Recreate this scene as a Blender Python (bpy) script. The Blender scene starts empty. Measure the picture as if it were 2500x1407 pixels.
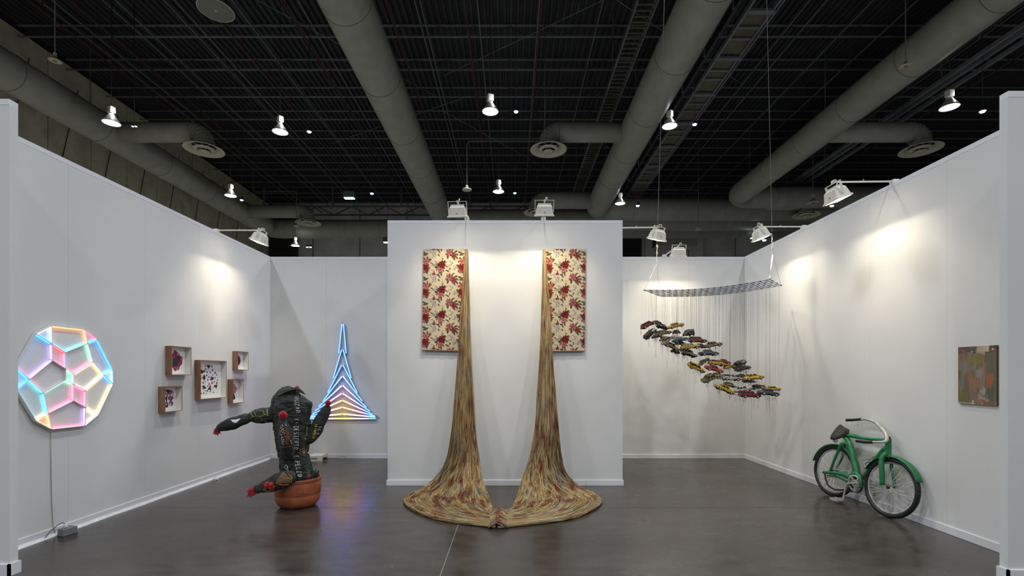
import bpy, math, random
import numpy as np
from mathutils import Vector, Matrix, noise as mnoise
from mathutils.bvhtree import BVHTree
random.seed(7); RNG = np.random.default_rng(11)
scene = bpy.context.scene
F = 1180.0          # focal length in pixels of the 2500 px wide frame
CH = 1.5            # camera height (m)
HZ = 910.0          # horizon row
def W(px, py, d): return Vector(((px-1250.0)*d/F, d, CH+(HZ-py)*d/F))

# ------------------------------------------------------------------ camera
cam = bpy.data.cameras.new('camera'); cam.sensor_fit = 'HORIZONTAL'; cam.sensor_width = 36.0
cam.lens = 36.0*F/2500.0; cam.shift_x = 0.0; cam.shift_y = (HZ-703.5)/2500.0
cam.clip_start = 0.05; cam.clip_end = 200
camo = bpy.data.objects.new('camera', cam); scene.collection.objects.link(camo)
camo.location = (0, 0, CH); camo.rotation_euler = (math.radians(90), 0, 0); scene.camera = camo
# ------------------------------------------------------------------ world, exposure
world = bpy.data.worlds.new('world'); scene.world = world; world.use_nodes = True
bgn = world.node_tree.nodes['Background']; bgn.inputs[0].default_value = (0.75, 0.88, 1.0, 1); bgn.inputs[1].default_value = 0.05
scene.view_settings.view_transform = 'Standard'; scene.view_settings.look = 'None'
scene.view_settings.exposure = 0.0; scene.view_settings.gamma = 1.0; scene.view_settings.use_curve_mapping = False
# ------------------------------------------------------------------ hall lighting levels
BAY_POWER = 575.0            # each high-bay lamp
FLOOD_POWER = 4.6            # each stand floodlight, wide spill
FLOOD_BEAM = 38.0            # its main beam
UPLIGHT = 3.5               # light leaking from the top of each high-bay shade
COOL = (0.87, 0.92, 1.0); WARM = (1.0, 0.87, 0.66)

def spot(name, loc, power, color, size=2.6, blend=0.6, radius=0.22):
    l = bpy.data.lights.new(name, 'SPOT'); l.energy = power; l.color = color
    l.spot_size = size; l.spot_blend = blend; l.shadow_soft_size = radius
    o = bpy.data.objects.new(name, l); scene.collection.objects.link(o); o.location = loc
    return o
def uplight(loc):
    l = bpy.data.lights.new('lamp_uplight', 'POINT'); l.energy = UPLIGHT; l.color = (0.95, 0.97, 1.0); l.shadow_soft_size = 0.04
    o = bpy.data.objects.new('lamp_uplight', l); scene.collection.objects.link(o); o.location = loc
# the hall's other lamp rows, above and behind the photographer
for yy in (8.4, 2.3, -4.0, -10.3):
    for xx in (-13.0, -6.8, -0.6, 5.6, 11.8):
        spot('hall_lamp_light', (xx, yy, 9.35), BAY_POWER*(1.15 if yy < 5 else 1.0), COOL)
        if yy > 0: uplight((xx, yy, 9.9))

# ================================================================== helpers
def lin(c):
    c = np.asarray(c, float)/255.0
    return np.where(c <= 0.04045, c/12.92, ((c+0.055)/1.055)**2.4)
def L3(c): return tuple(lin(c))+(1.0,)
MATS = {}
def mat(name, col, rough=0.6, metal=0.0, emit=None, es=1.0, var=0.0, vscale=8.0, bump=0.0, bscale=60.0,
        attr=False, eattr=0.0, stretch=None, coat=0.0, var_col=None, spec=0.5, sheen=0.0):
    if name in MATS: return MATS[name]
    m = bpy.data.materials.new(name); m.use_nodes = True; nt = m.node_tree; N = nt.nodes; K = nt.links
    b = N['Principled BSDF']; b.inputs['Roughness'].default_value = rough; b.inputs['Metallic'].default_value = metal
    b.inputs['Specular IOR Level'].default_value = spec
    if coat: b.inputs['Coat Weight'].default_value = coat
    if sheen: b.inputs['Sheen Weight'].default_value = sheen
    b.inputs['Base Color'].default_value = L3(col)
    tc = None
    def coord():
        nonlocal tc
        if tc is None:
            tc = N.new('ShaderNodeTexCoord')
        if stretch:
            mp = N.new('ShaderNodeMapping'); mp.inputs['Scale'].default_value = stretch
            K.new(tc.outputs['Object'], mp.inputs['Vector']); return mp.outputs['Vector']
        return tc.outputs['Object']
    if attr:
        a = N.new('ShaderNodeAttribute'); a.attribute_name = 'Col'
        K.new(a.outputs['Color'], b.inputs['Base Color'])
        if eattr:
            K.new(a.outputs['Color'], b.inputs['Emission Color']); b.inputs['Emission Strength'].default_value = eattr
    elif var > 0:
        nz = N.new('ShaderNodeTexNoise'); nz.inputs['Scale'].default_value = vscale; nz.inputs['Detail'].default_value = 6
        K.new(coord(), nz.inputs['Vector'])
        r = N.new('ShaderNodeValToRGB'); r.color_ramp.elements[0].position = 0.3; r.color_ramp.elements[1].position = 0.7
        c2 = var_col if var_col else tuple(max(0, x*(1-var)) for x in col)
        c1 = col if var_col else tuple(min(255, x*(1+var*0.5)) for x in col)
        r.color_ramp.elements[0].color = L3(c2); r.color_ramp.elements[1].color = L3(c1)
        K.new(nz.outputs['Fac'], r.inputs['Fac']); K.new(r.outputs['Color'], b.inputs['Base Color'])
    if bump > 0:
        nz2 = N.new('ShaderNodeTexNoise'); nz2.inputs['Scale'].default_value = bscale; nz2.inputs['Detail'].default_value = 4
        K.new(coord(), nz2.inputs['Vector'])
        bp = N.new('ShaderNodeBump'); bp.inputs['Strength'].default_value = bump; bp.inputs['Distance'].default_value = 0.01
        K.new(nz2.outputs['Fac'], bp.inputs['Height']); K.new(bp.outputs['Normal'], b.inputs['Normal'])
    if emit is not None:
        b.inputs['Emission Color'].default_value = L3(emit); b.inputs['Emission Strength'].default_value = es
    MATS[name] = m; return m

WLOC = {}
def wloc(p):
    return WLOC.get(p.name, Vector((0, 0, 0))) if p else Vector((0, 0, 0))
def tag(o, label=None, cat=None, group=None, kind=None):
    if label: o['label'] = label
    if cat: o['category'] = cat
    if group: o['group'] = group
    if kind: o['kind'] = kind
    return o
def thing(name, loc, label, cat, group=None, kind=None):
    o = bpy.data.objects.new(name, None); scene.collection.objects.link(o); o.empty_display_size = 0.1
    o.location = loc; WLOC[o.name] = Vector(loc); return tag(o, label, cat, group, kind)
def link_mesh(name, me, m, parent=None, local=False, loc=None):
    o = bpy.data.objects.new(name, me); scene.collection.objects.link(o)
    if m is not None:
        for mm in (m if isinstance(m, (list, tuple)) else [m]): me.materials.append(mm)
    if parent is not None:
        o.parent = parent
        if not local:
            off = wloc(parent); me.transform(Matrix.Translation(-off)); WLOC[o.name] = off
        else:
            WLOC[o.name] = Vector((0, 0, 0))
    else:
        WLOC[o.name] = Vector((0, 0, 0))
    return o
class MB:
    def __init__(s): s.v = []; s.f = []; s.mi = []; s.sm = []
    def add(s, vs, fs, mi=0, smooth=False):
        o = len(s.v); s.v += [tuple(v) for v in vs]
        for f in fs: s.f.append([i+o for i in f]); s.mi.append(mi); s.sm.append(smooth)
        return s
    def box(s, a, b, mi=0, bev=0.0):
        x0, y0, z0 = [min(p, q) for p, q in zip(a, b)]; x1, y1, z1 = [max(p, q) for p, q in zip(a, b)]
        vs = [(x0, y0, z0), (x1, y0, z0), (x1, y1, z0), (x0, y1, z0), (x0, y0, z1), (x1, y0, z1), (x1, y1, z1), (x0, y1, z1)]
        return s.add(vs, [(0, 3, 2, 1), (4, 5, 6, 7), (0, 1, 5, 4), (1, 2, 6, 5), (2, 3, 7, 6), (3, 0, 4, 7)], mi)
    def hexa(s, vs, mi=0):
        return s.add(vs, [(0, 3, 2, 1), (4, 5, 6, 7), (0, 1, 5, 4), (1, 2, 6, 5), (2, 3, 7, 6), (3, 0, 4, 7)], mi)
    def beam(s, p, q, w, h, up=(0, 0, 1), mi=0):
        p = Vector(p); q = Vector(q); d = (q-p)
        if d.length < 1e-6: return s
        d.normalize(); u = Vector(up); sd = d.cross(u)
        if sd.length < 1e-4: sd = d.cross(Vector((1, 0, 0)))
        sd.normalize(); u = sd.cross(d); a = sd*(w/2); b = u*(h/2)
        return s.hexa([p-a-b, p+a-b, q+a-b, q-a-b, p-a+b, p+a+b, q+a+b, q-a+b], mi)
    def tube(s, pts, r, n=8, mi=0, smooth=True, cap=True, closed=False, flat=1.0, up=None):
        pts = [Vector(p) for p in pts]; m = len(pts)
        rs = r if isinstance(r, (list, tuple)) else [r]*m
        prev = None; base = len(s.v)
        for i, p in enumerate(pts):
            if closed: t = pts[(i+1) % m]-pts[i-1]
            else: t = pts[min(i+1, m-1)]-pts[max(i-1, 0)]
            if t.length < 1e-9: t = Vector((0, 0, 1))
            t.normalize()
            if prev is None:
                ref = Vector(up) if up else (Vector((0, 0, 1)) if abs(t.z) < 0.9 else Vector((1, 0, 0)))
                nrm = (ref-t*ref.dot(t)).normalized()
            else:
                nrm = prev-t*prev.dot(t)
                nrm = nrm.normalized() if nrm.length > 1e-6 else t.orthogonal().normalized()
            prev = nrm; bn = t.cross(nrm)
            for k in range(n):
                a = 2*math.pi*k/n
                v = p+nrm*(math.cos(a)*rs[i]*flat)+bn*(math.sin(a)*rs[i]); s.v.append(tuple(v))
        rng = m if closed else m-1
        for i in range(rng):
            j = (i+1) % m
            for k in range(n):
                k2 = (k+1) % n
                s.f.append([base+i*n+k, base+i*n+k2, base+j*n+k2, base+j*n+k]); s.mi.append(mi); s.sm.append(smooth)
        if cap and not closed:
            s.f.append([base+k for k in range(n)][::-1]); s.mi.append(mi); s.sm.append(False)
            s.f.append([base+(m-1)*n+k for k in range(n)]); s.mi.append(mi); s.sm.append(False)
        return s
    def lathe(s, prof, n=24, c=(0, 0, 0), axis=None, mi=0, smooth=True, cap0=True, cap1=True):
        c = Vector(c); ax = Vector(axis).normalized() if axis else Vector((0, 0, 1))
        e1 = ax.orthogonal().normalized() if axis else Vector((1, 0, 0)); e2 = ax.cross(e1); base = len(s.v)
        for (r, z) in prof:
            for k in range(n):
                a = 2*math.pi*k/n; s.v.append(tuple(c+ax*z+e1*(r*math.cos(a))+e2*(r*math.sin(a))))
        for i in range(len(prof)-1):
            for k in range(n):
                k2 = (k+1) % n
                s.f.append([base+i*n+k, base+i*n+k2, base+(i+1)*n+k2, base+(i+1)*n+k]); s.mi.append(mi); s.sm.append(smooth)
        if cap0: s.f.append([base+k for k in range(n)][::-1]); s.mi.append(mi); s.sm.append(False)
        if cap1: s.f.append([base+(len(prof)-1)*n+k for k in range(n)]); s.mi.append(mi); s.sm.append(False)
        return s
    def mesh(s, name):
        me = bpy.data.meshes.new(name); me.from_pydata(s.v, [], s.f)
        me.polygons.foreach_set('material_index', s.mi); me.polygons.foreach_set('use_smooth', s.sm); me.update(); return me
    def build(s, name, m, parent=None, local=False):
        return link_mesh(name, s.mesh(name), m, parent, local)
def bevel(o, w=0.004, seg=2):
    md = o.modifiers.new('bevel', 'BEVEL'); md.width = w; md.segments = seg; md.limit_method = 'ANGLE'; return o
def catmull(pts, n):
    P = [Vector(p) for p in pts]; P = [P[0]*2-P[1]]+P+[P[-1]*2-P[-2]]; out = []
    m = len(P)-3
    for i in range(n):
        t = i/(n-1)*m; k = min(int(t), m-1); u = t-k
        a, b, c, d = P[k], P[k+1], P[k+2], P[k+3]
        out.append(0.5*((2*b)+(c-a)*u+(2*a-5*b+4*c-d)*u*u+(3*b-a-3*c+d)*u*u*u))
    return out
def col_attr(me, cols):
    a = me.color_attributes.new('Col', 'FLOAT_COLOR', 'POINT')
    c = np.ones((len(me.vertices), 4), np.float32); c[:, :3] = cols; a.data.foreach_set('color', c.ravel())
def fast_mesh(name, verts, quads, cols=None, smooth=True):
    me = bpy.data.meshes.new(name); nv = len(verts); nf = len(quads)
    me.vertices.add(nv); me.vertices.foreach_set('co', np.asarray(verts, np.float32).ravel())
    me.loops.add(nf*4); me.loops.foreach_set('vertex_index', np.asarray(quads, np.int32).ravel())
    me.polygons.add(nf); me.polygons.foreach_set('loop_start', np.arange(0, nf*4, 4, dtype=np.int32))
    me.polygons.foreach_set('use_smooth', np.full(nf, smooth)); me.update(calc_edges=True)
    if cols is not None: col_attr(me, cols)
    return me
def grid_quads(nu, nv):
    i, j = np.meshgrid(np.arange(nu-1), np.arange(nv-1), indexing='ij'); a = (i*nv+j).ravel()
    return np.stack([a, a+nv, a+nv+1, a+1], 1)

# ================================================================== materials
M_wall = mat('white_wall_paint', (219, 219, 216), 0.75, var=0.015, vscale=1.3, bump=0.05, bscale=220, spec=0.2)
M_base = mat('white_baseboard_paint', (224, 225, 226), 0.45, var=0.02, vscale=3)
M_film = mat('white_film', (228, 228, 226), 0.35, var=0.05, vscale=20, bump=0.4, bscale=40)
M_duct = mat('duct_grey_paint', (154, 152, 141), 0.5, metal=0.0, var=0.06, vscale=2.5, bump=0.12, bscale=9)
M_seam = mat('duct_seam_dark', (92, 90, 84), 0.6)
M_deck = mat('roof_deck_dark', (46, 46, 49), 0.7, var=0.2, vscale=2)
M_joist = mat('joist_grey_paint', (112, 112, 115), 0.6, var=0.1, vscale=2)
M_redpipe = mat('red_pipe_paint', (84, 30, 30), 0.5, var=0.1, vscale=4)
M_hwall = mat('hall_concrete_panel', (205, 197, 172), 0.85, var=0.12, vscale=1.6, bump=0.1, bscale=20)
M_hwall2 = mat('hall_back_grey', (214, 211, 205), 0.85, var=0.1, vscale=0.8)
M_dark = mat('dark_recess', (30, 28, 26), 0.8, var=0.1, vscale=3)
M_board = mat('catwalk_board', (92, 86, 70), 0.8, var=0.15, vscale=3)
M_steel = mat('galvanised_steel', (150, 150, 148), 0.4, metal=0.8, var=0.1, vscale=30)
M_white = mat('white_powder_coat', (222, 219, 208), 0.45, var=0.02, vscale=15)
M_lampglow = mat('high_bay_glow', (255, 255, 255), 0.5, emit=(238, 246, 255), es=9.0)
M_floodglow = mat('floodlight_glow', (255, 255, 255), 0.5, emit=(255, 246, 228), es=8.0)
M_led = mat('led_glow', (255, 255, 255), 0.5, emit=(150, 215, 255), es=14.0)
M_ledgreen = mat('led_glow_green', (255, 255, 255), 0.5, emit=(190, 255, 225), es=6.0)
M_black = mat('black_plastic', (22, 22, 23), 0.5, var=0.05, vscale=10)
M_glassbox = mat('grey_box_paint', (120, 121, 124), 0.5, var=0.04, vscale=10)

def concrete():
    m = bpy.data.materials.new('polished_concrete'); m.use_nodes = True; nt = m.node_tree; N = nt.nodes; K = nt.links
    b = N['Principled BSDF']; tc = N.new('ShaderNodeTexCoord')
    mp = N.new('ShaderNodeMapping'); mp.inputs['Scale'].default_value = (0.5, 1.0, 1.0)
    K.new(tc.outputs['Object'], mp.inputs['Vector'])
    def nz(s, d, v):
        n = N.new('ShaderNodeTexNoise'); n.inputs['Scale'].default_value = s; n.inputs['Detail'].default_value = d
        K.new(v, n.inputs['Vector']); return n
    n1 = nz(0.9, 8, tc.outputs['Object']); n2 = nz(7.0, 8, mp.outputs['Vector']); n3 = nz(60.0, 3, tc.outputs['Object'])
    r1 = N.new('ShaderNodeValToRGB'); e = r1.color_ramp.elements
    e[0].position = 0.30; e[0].color = L3((58, 50, 44)); e[1].position = 0.72; e[1].color = L3((72, 67, 62))
    K.new(n1.outputs['Fac'], r1.inputs['Fac'])
    r2 = N.new('ShaderNodeValToRGB'); e = r2.color_ramp.elements
    e[0].position = 0.32; e[0].color = (0.74, 0.73, 0.72, 1); e[1].position = 0.7; e[1].color = (1.16, 1.16, 1.15, 1)
    K.new(n2.outputs['Fac'], r2.inputs['Fac'])
    mx = N.new('ShaderNodeMix'); mx.data_type = 'RGBA'; mx.blend_type = 'MULTIPLY'; mx.inputs[0].default_value = 1.0
    K.new(r1.outputs['Color'], mx.inputs[6]); K.new(r2.outputs['Color'], mx.inputs[7])
    # paint specks
    vo = N.new('ShaderNodeTexVoronoi'); vo.inputs['Scale'].default_value = 5.5; vo.inputs['Randomness'].default_value = 1
    K.new(tc.outputs['Object'], vo.inputs['Vector'])
    lt = N.new('ShaderNodeMath'); lt.operation = 'LESS_THAN'; lt.inputs[1].default_value = 0.028; K.new(vo.outputs['Distance'], lt.inputs[0])
    sp = N.new('ShaderNodeMath'); sp.operation = 'MULTIPLY'; K.new(lt.outputs[0], sp.inputs[0])
    gt = N.new('ShaderNodeMath'); gt.operation = 'GREATER_THAN'; gt.inputs[1].default_value = 0.66
    sx = N.new('ShaderNodeSeparateColor'); K.new(vo.outputs['Color'], sx.inputs[0]); K.new(sx.outputs[0], gt.inputs[0]); K.new(gt.outputs[0], sp.inputs[1])
    mx2 = N.new('ShaderNodeMix'); mx2.data_type = 'RGBA'; K.new(sp.outputs[0], mx2.inputs[0]); K.new(mx.outputs[2], mx2.inputs[6]); mx2.inputs[7].default_value = L3((140, 137, 130))
    K.new(mx2.outputs[2], b.inputs['Base Color'])
    rr = N.new('ShaderNodeMapRange'); rr.inputs[1].default_value = 0.3; rr.inputs[2].default_value = 0.7; rr.inputs[3].default_value = 0.17; rr.inputs[4].default_value = 0.30
    K.new(n2.outputs['Fac'], rr.inputs[0]); K.new(rr.outputs[0], b.inputs['Roughness'])
    bp = N.new('ShaderNodeBump'); bp.inputs['Strength'].default_value = 0.12; bp.inputs['Distance'].default_value = 0.004
    K.new(n3.outputs['Fac'], bp.inputs['Height']); K.new(bp.outputs['Normal'], b.inputs['Normal'])
    return m
M_floor = concrete()
M_joint = mat('joint_filler_pale', (150, 148, 138), 0.7, var=0.1, vscale=20)

# ================================================================== floor
fl = MB().box((-30, -16, -0.3), (30, 40, -0.012)).build('floor', M_dark); tag(fl, kind='structure')
JY, JX = 5.362, -0.530
for (x0, x1, y0, y1) in ((-30, JX-0.0022, -16, JY-0.0025), (JX+0.0022, 30, -16, JY-0.0025), (-30, 30, JY+0.0025, 40)):
    MB().box((x0, y0, -0.2), (x1, y1, 0.0)).build('slab', M_floor, fl)
M_bounce = mat('pale_bounce_sheet', (150, 149, 143), 0.95, var=0.05, vscale=3, bump=.2, bscale=200)  # pale sheets outside the view, added to bounce lamp light onto ducts and walls
for a, b in (((-16.8, 8.75, 0.0005), (29.9, 33.9, 0.008)), ((-16.8, -15.9, 0.0005), (-5.5, 8.7, 0.008)), ((5.4, -15.9, 0.0005), (29.9, 8.7, 0.008)), ((-5.4, -15.9, 0.0005), (5.3, -1.5, 0.008))):
    MB().box(a, b).build('bounce_sheet', M_bounce, fl)
MB().box((JX-0.0022, -16, -0.01), (JX+0.0022, JY-0.0025, 0.0003)).build('joint_filler', M_joint, fl)

# ================================================================== booth walls
H = 3.52
XL, XR, YB, YC = -4.215, 4.058, 8.43, 6.41
def wall(name, p0, p1, thick_dir, t=0.08, mods=1.0, top=True, holes=None):
    """wall from p0 to p1 (2D) whose visible face is on that line; core lies behind it, panels and top rail in front"""
    p0 = Vector((p0[0], p0[1], 0)); p1 = Vector((p1[0], p1[1], 0)); n = Vector((thick_dir[0], thick_dir[1], 0)).normalized()  # n points away from the booth
    d = p1-p0; Ln = d.length; u = d/Ln
    def slab(a, b, z0, z1, f0, f1):
        A = p0+u*a+n*f0; B = p0+u*b+n*f0; Cc = p0+u*b+n*f1; D = p0+u*a+n*f1
        if (B-A).cross(D-A).z < 0: A, B, Cc, D = B, A, D, Cc
        return [(q.x, q.y, z0) for q in (A, B, Cc, D)]+[(q.x, q.y, z1) for q in (A, B, Cc, D)]
    core = MB().hexa(slab(0, Ln, 0, H-0.0436, 0.004, t)); o = core.build(name, M_wall); tag(o, kind='structure')
    k = max(1, round(Ln/mods)); w = Ln/k
    for i in range(k):
        MB().hexa(slab(i*w+0.0007, (i+1)*w-0.0007, 0.0, H-0.045, 0.0, 0.004)).build('panel', M_wall, o)
    if top:
        b = MB().hexa(slab(0, Ln, H-0.0435, H, -0.001, t)).build('top_rail', M_base, o)
    return o
def base(name, p0, p1, n, h=0.076, t=0.012):
    p0 = Vector((p0[0], p0[1], 0)); p1 = Vector((p1[0], p1[1], 0)); n = Vector((n[0], n[1], 0))
    A, B, Cc, D = p0-n*t, p1-n*t, p1+n*0.002, p0+n*0.002
    if (B-A).cross(D-A).z < 0: A, B, Cc, D = B, A, D, Cc
    o = MB().hexa([(q.x, q.y, 0.0) for q in (A, B, Cc, D)]+[(q.x, q.y, h) for q in (A, B, Cc, D)]).build(name, M_base)
    bevel(o, 0.003, 1); return tag(o, kind='structure')
wl = wall('wall_left', (XL, 3.63), (XL, YB), (-1, 0))
wr = wall('wall_right', (XR, 3.53), (XR, YB), (1, 0))
wb = wall('wall_back', (XL-0.08, YB), (XR+0.08, YB), (0, 1))
wc = wall('wall_center', (-1.651, YC), (1.467, YC), (0, 1))
wall('wall_storage_left', (-1.651, YC+0.08), (-1.651, YB), (1, 0))
wall('wall_storage_right', (1.467, YC+0.08), (1.467, YB), (-1, 0))
wall('wall_stub_left', (-5.4, 3.565), (-3.71, 3.565), (0, 1), t=0.066)
wall('wall_stub_right', (3.557, 3.465), (5.3, 3.465), (0, 1), t=0.062)
base('baseboard_left', (XL, 3.64), (XL, YB), (-1, 0)); base('baseboard_right', (XR, 3.54), (XR, YB), (1, 0))
base('baseboard_back_left', (XL+0.01, YB), (-1.66, YB), (0, 1)); base('baseboard_back_right', (1.47, YB), (XR-0.01, YB), (0, 1))
base('baseboard_center_left', (-1.664, YC), (0.98, YC), (0, 1)); base('baseboard_center_right', (0.983, YC), (1.480, YC), (0, 1))
def stub_base(name, xe, y0, y1, sgn):
    x_far = xe+sgn*1.7
    m = MB().box((xe-sgn*0.014, y0-0.014, 0), (x_far, y0+0.001, 0.088)).box((xe-sgn*0.014, y0-0.014, 0), (xe+sgn*0.001, y1+0.01, 0.088))
    tag(m.build(name, M_base), kind='structure')
stub_base('baseboard_stub_left', -3.71, 3.565, 3.631, -1); stub_base('baseboard_stub_right', 3.557, 3.465, 3.527, 1)
# crumpled film strip at the foot of the left wall
m = MB(); ys = np.linspace(3.66, 8.38, 120)
for i, y in enumerate(ys):
    a = 0.02*mnoise.noise((y*2.1, 0, 0)); b = 0.012*mnoise.noise((y*5, 3, 0))
    w = 0.012+a*.7; h1 = 0.018+abs(b)
    m.v += [(XL+0.011, y, 0.026+b), (XL+0.022+w*0.3, y, 0.012+h1*0.5), (XL+0.03+w*0.6, y, 0.002+abs(b)*0.6), (XL+0.03+w, y, 0.001)]
for i in range(len(ys)-1):
    for k in range(3): m.f.append([i*4+k, i*4+k+1, (i+1)*4+k+1, (i+1)*4+k]); m.mi.append(0); m.sm.append(True)
o = m.build('protective_film', M_film); tag(o, 'crumpled white plastic film strip along the foot of the left wall', 'film')
sd = o.modifiers.new('s', 'SOLIDIFY'); sd.thickness = 0.0015

# ================================================================== the hall
ZT, ZBOT = CH+11.9, CH+11.47     # roof deck level, joist bottom level
RX = 30.0; HXL = -16.9; HYB = 34.0
deck = MB(); xs = []; z = []
x = HXL
while x < RX:
    for dx, dz in ((0, 0.09), (0.09, 0.09), (0.11, 0.0), (0.2, 0.0)):
        xs.append(x+dx); z.append(ZT+dz)
    x += 0.22
for i in range(len(xs)): deck.v += [(xs[i], -16, z[i]), (xs[i], HYB+0.2, z[i])]
for i in range(len(xs)-1): deck.f.append([2*i, 2*i+1, 2*i+3, 2*i+2]); deck.mi.append(0); deck.sm.append(False)
ceil = deck.build('ceiling', M_deck); tag(ceil, kind='structure')
S = 1.80; jm = None
for n in range(-3, 10):
    y = (9.18+n)*S
    if y > HYB-0.3: break
    m = MB(); m.box((HXL, y-0.032, ZBOT), (RX, y+0.032, ZBOT+0.035)); m.box((HXL, y-0.032, ZT-0.05), (RX, y+0.032, ZT-0.01))
    k = 0; xx = HXL
    while xx < RX-0.6:
        m.beam((xx, y, ZBOT+0.03 if k % 2 else ZT-0.04), (xx+0.6, y, ZT-0.04 if k % 2 else ZBOT+0.03), 0.016, 0.016, mi=1); xx += 0.6; k += 1
    m.build('joist', [M_joist, M_deck], ceil)
for k in (-1.27, -1.235, -1.10, -1.065, -.935, -.905, -.752, -.575, -.43, -.262, -.248, -.093, .074, .245, .385, .80, .845, .97, 1.09, 1.25, 1.4):
    xx = k*11.45
    MB().box((xx-0.015, 12, ZBOT-0.03), (xx+0.015, HYB-0.2, ZBOT+0.012)).build('bridging_rod', M_joist, ceil)
for k, zz in ((-1.30, 11.0), (-.62, 11.1), (-.34, 11.1), (-.128, 11.1), (.079, 11.1), (1.6, 10.6), (-1.19, 11.1), (-.83, 11.1)):
    m = MB(); m.tube([(k*zz, 12, CH+zz), (k*zz, HYB-0.3, CH+zz)], 0.026, 6)
    for j in range(-2, 9): m.box((k*zz-0.01, (9.18+j)*S-0.01, CH+zz), (k*zz+0.01, (9.18+j)*S+0.01, ZBOT+0.01))
    m.build('sprinkler_pipe', M_redpipe, ceil)
# diagonal rods
for a in (((-8, 14.5), (-3, 20)), ((-2.6, 18.5), (3, 14.6)), ((3, 14.6), (9, 19)), ((2, 22), (8, 27)), ((-3, 21), (2, 27)), ((-9, 24), (-2, 20))):
    MB().tube([(a[0][0], a[0][1], ZBOT-0.1), (a[1][0], a[1][1], ZBOT-0.1)], 0.014, 5).build('brace_rod', M_joist, ceil)
# far truss
m = MB(); ty = 31.0; z0, z1 = CH+10.1, CH+10.66
m.box((HXL, ty-0.05, z1-0.05), (RX, ty+0.05, z1+0.05)); m.box((HXL, ty-0.05, z0-0.05), (RX, ty+0.05, z0+0.05))
xx = HXL; k = 0
while xx < RX-1:
    m.beam((xx, ty, z0 if k % 2 else z1), (xx+1.1, ty, z1 if k % 2 else z0), 0.06, 0.06); xx += 1.1; k += 1
for xx in np.arange(HXL+1, RX, 4.4): m.box((xx-0.04, ty-0.04, z1), (xx+0.04, ty+0.04, ZT-0.02))
m.build('truss', M_joist, ceil)

# hall walls
hl = MB().box((HXL-0.4, 2, 0), (HXL-0.06, HYB+0.4, ZT+0.2)).build('wall_hall_left', M_dark); tag(hl, kind='structure')
y = 3.2
while y < HYB:
    MB().box((HXL-0.06, y+0.018, 0), (HXL, min(y+1.80-0.018, HYB-0.01), ZT-0.2)).build('panel', M_hwall, hl); y += 1.80
for i in range(8):
    y0 = 15.2+i*1.9
    MB().tube([(HXL+0.03, y0+1.7, 12.5), (HXL+0.03, y0, 5.0)], 0.013, 5).build('tie_rod', M_dark, hl)
hb = MB().box((HXL, HYB, 0), (RX, HYB+0.3, ZT+0.2)).build('wall_hall_back', M_hwall2); tag(hb, kind='structure')
for xx in (-5.9, -4.6, 9.6, 13.0, 19.0):
    MB().box((xx-0.3, HYB-0.35, 0), (xx+0.3, HYB, 13.0)).build('pilaster', M_hwall2, hb)
MB().box((-16.8, HYB-0.5, 0), (-15.0, HYB-0.1, 13)).build('column', M_dark, hb)
MB().box((7.3, HYB-0.25, 0), (9.0, HYB-0.05, 12.6)).build('opening', M_dark, hb)
for xx in np.arange(-14, 30, 3.3): MB().box((xx-0.02, HYB-0.012, 0), (xx+0.02, HYB, 13)).build('seam', M_dark, hb)
wrh = MB().box((RX, -16, 0), (RX+0.3, HYB+0.3, ZT+0.2)).build('wall_hall_right', M_hwall2); tag(wrh, kind='structure')

# ---- ducts
ZD = CH+8.7
GD = 'big round air ducts under the hall roof'
def main_duct(X, r, yc, label, rings):
    root = thing('air_duct', (X, 4.0, ZD), label, 'duct', GD)
    ye = yc; R = r*1.25
    pts = [(X, 4.0, ZD), (X, 12, ZD), (X, ye-R, ZD)]
    for a in np.linspace(0.12, math.pi/2, 9): pts.append((X+R-R*math.cos(a), ye-R+R*math.sin(a), ZD))
    pts += [(X+R+2, ye, ZD), (24, ye, ZD)]
    MB().tube(pts, r, 40, cap=True).build('duct_run', M_duct, root)
    for y in rings:
        MB().tube([(X+math.cos(a)*(r+0.002), y, ZD+math.sin(a)*(r+0.002)) for a in np.linspace(0, 2*math.pi, 40, endpoint=False)], 0.008, 5, closed=True).build('seam_ring', M_seam, root)
    for a in np.linspace(0.1, 1.5, 8):
        cx, cy = X+R-R*math.cos(a), ye-R+R*math.sin(a); rd = Vector((-math.cos(a), math.sin(a), 0))
        MB().tube([Vector((cx, cy, ZD))+rd*math.cos(t)*(r+.002)+Vector((0, 0, 1))*math.sin(t)*(r+.002) for t in np.linspace(0, 2*math.pi, 36, endpoint=False)], 0.006, 4, closed=True).build('seam_ring', M_seam, root)
    for x in np.arange(X+R+1.2, 23, 2.4):
        MB().tube([(x, ye+math.cos(a)*(r+0.002), ZD+math.sin(a)*(r+0.002)) for a in np.linspace(0, 2*math.pi, 36, endpoint=False)], 0.006, 4, closed=True).build('seam_ring', M_seam, root)
    for y in (11.5, 16.9, 22.3):
        MB().tube([(X-0.15, y, ZD+r*0.9), (X-0.15, y, ZT)], 0.012, 5).build('hanger_rod', M_joist, root)
    return root
dA = main_duct(-3.89, 0.60, 27.6, 'second long round grey duct from the left, above the pink neon side of the booth', (11.3, 14.2, 17.2, 20.2, 23.2))
dB = main_duct(4.47, 0.577, 25.8, 'third long round grey duct from the left, ladder trays on either side of it', (10.6, 13.2, 16.0, 18.8, 21.4))
dC = main_duct(11.1, 0.516, 24.0, 'rightmost long round grey duct running over the right wall', (11.0, 13.4, 15.8, 18.2, 20.6))
dD = main_duct(-14.6, 0.549, 29.3, 'leftmost long round grey duct running beside the panelled hall wall', (10.9, 14.0, 17.0, 20.0, 23.0, 26.0))
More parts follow.
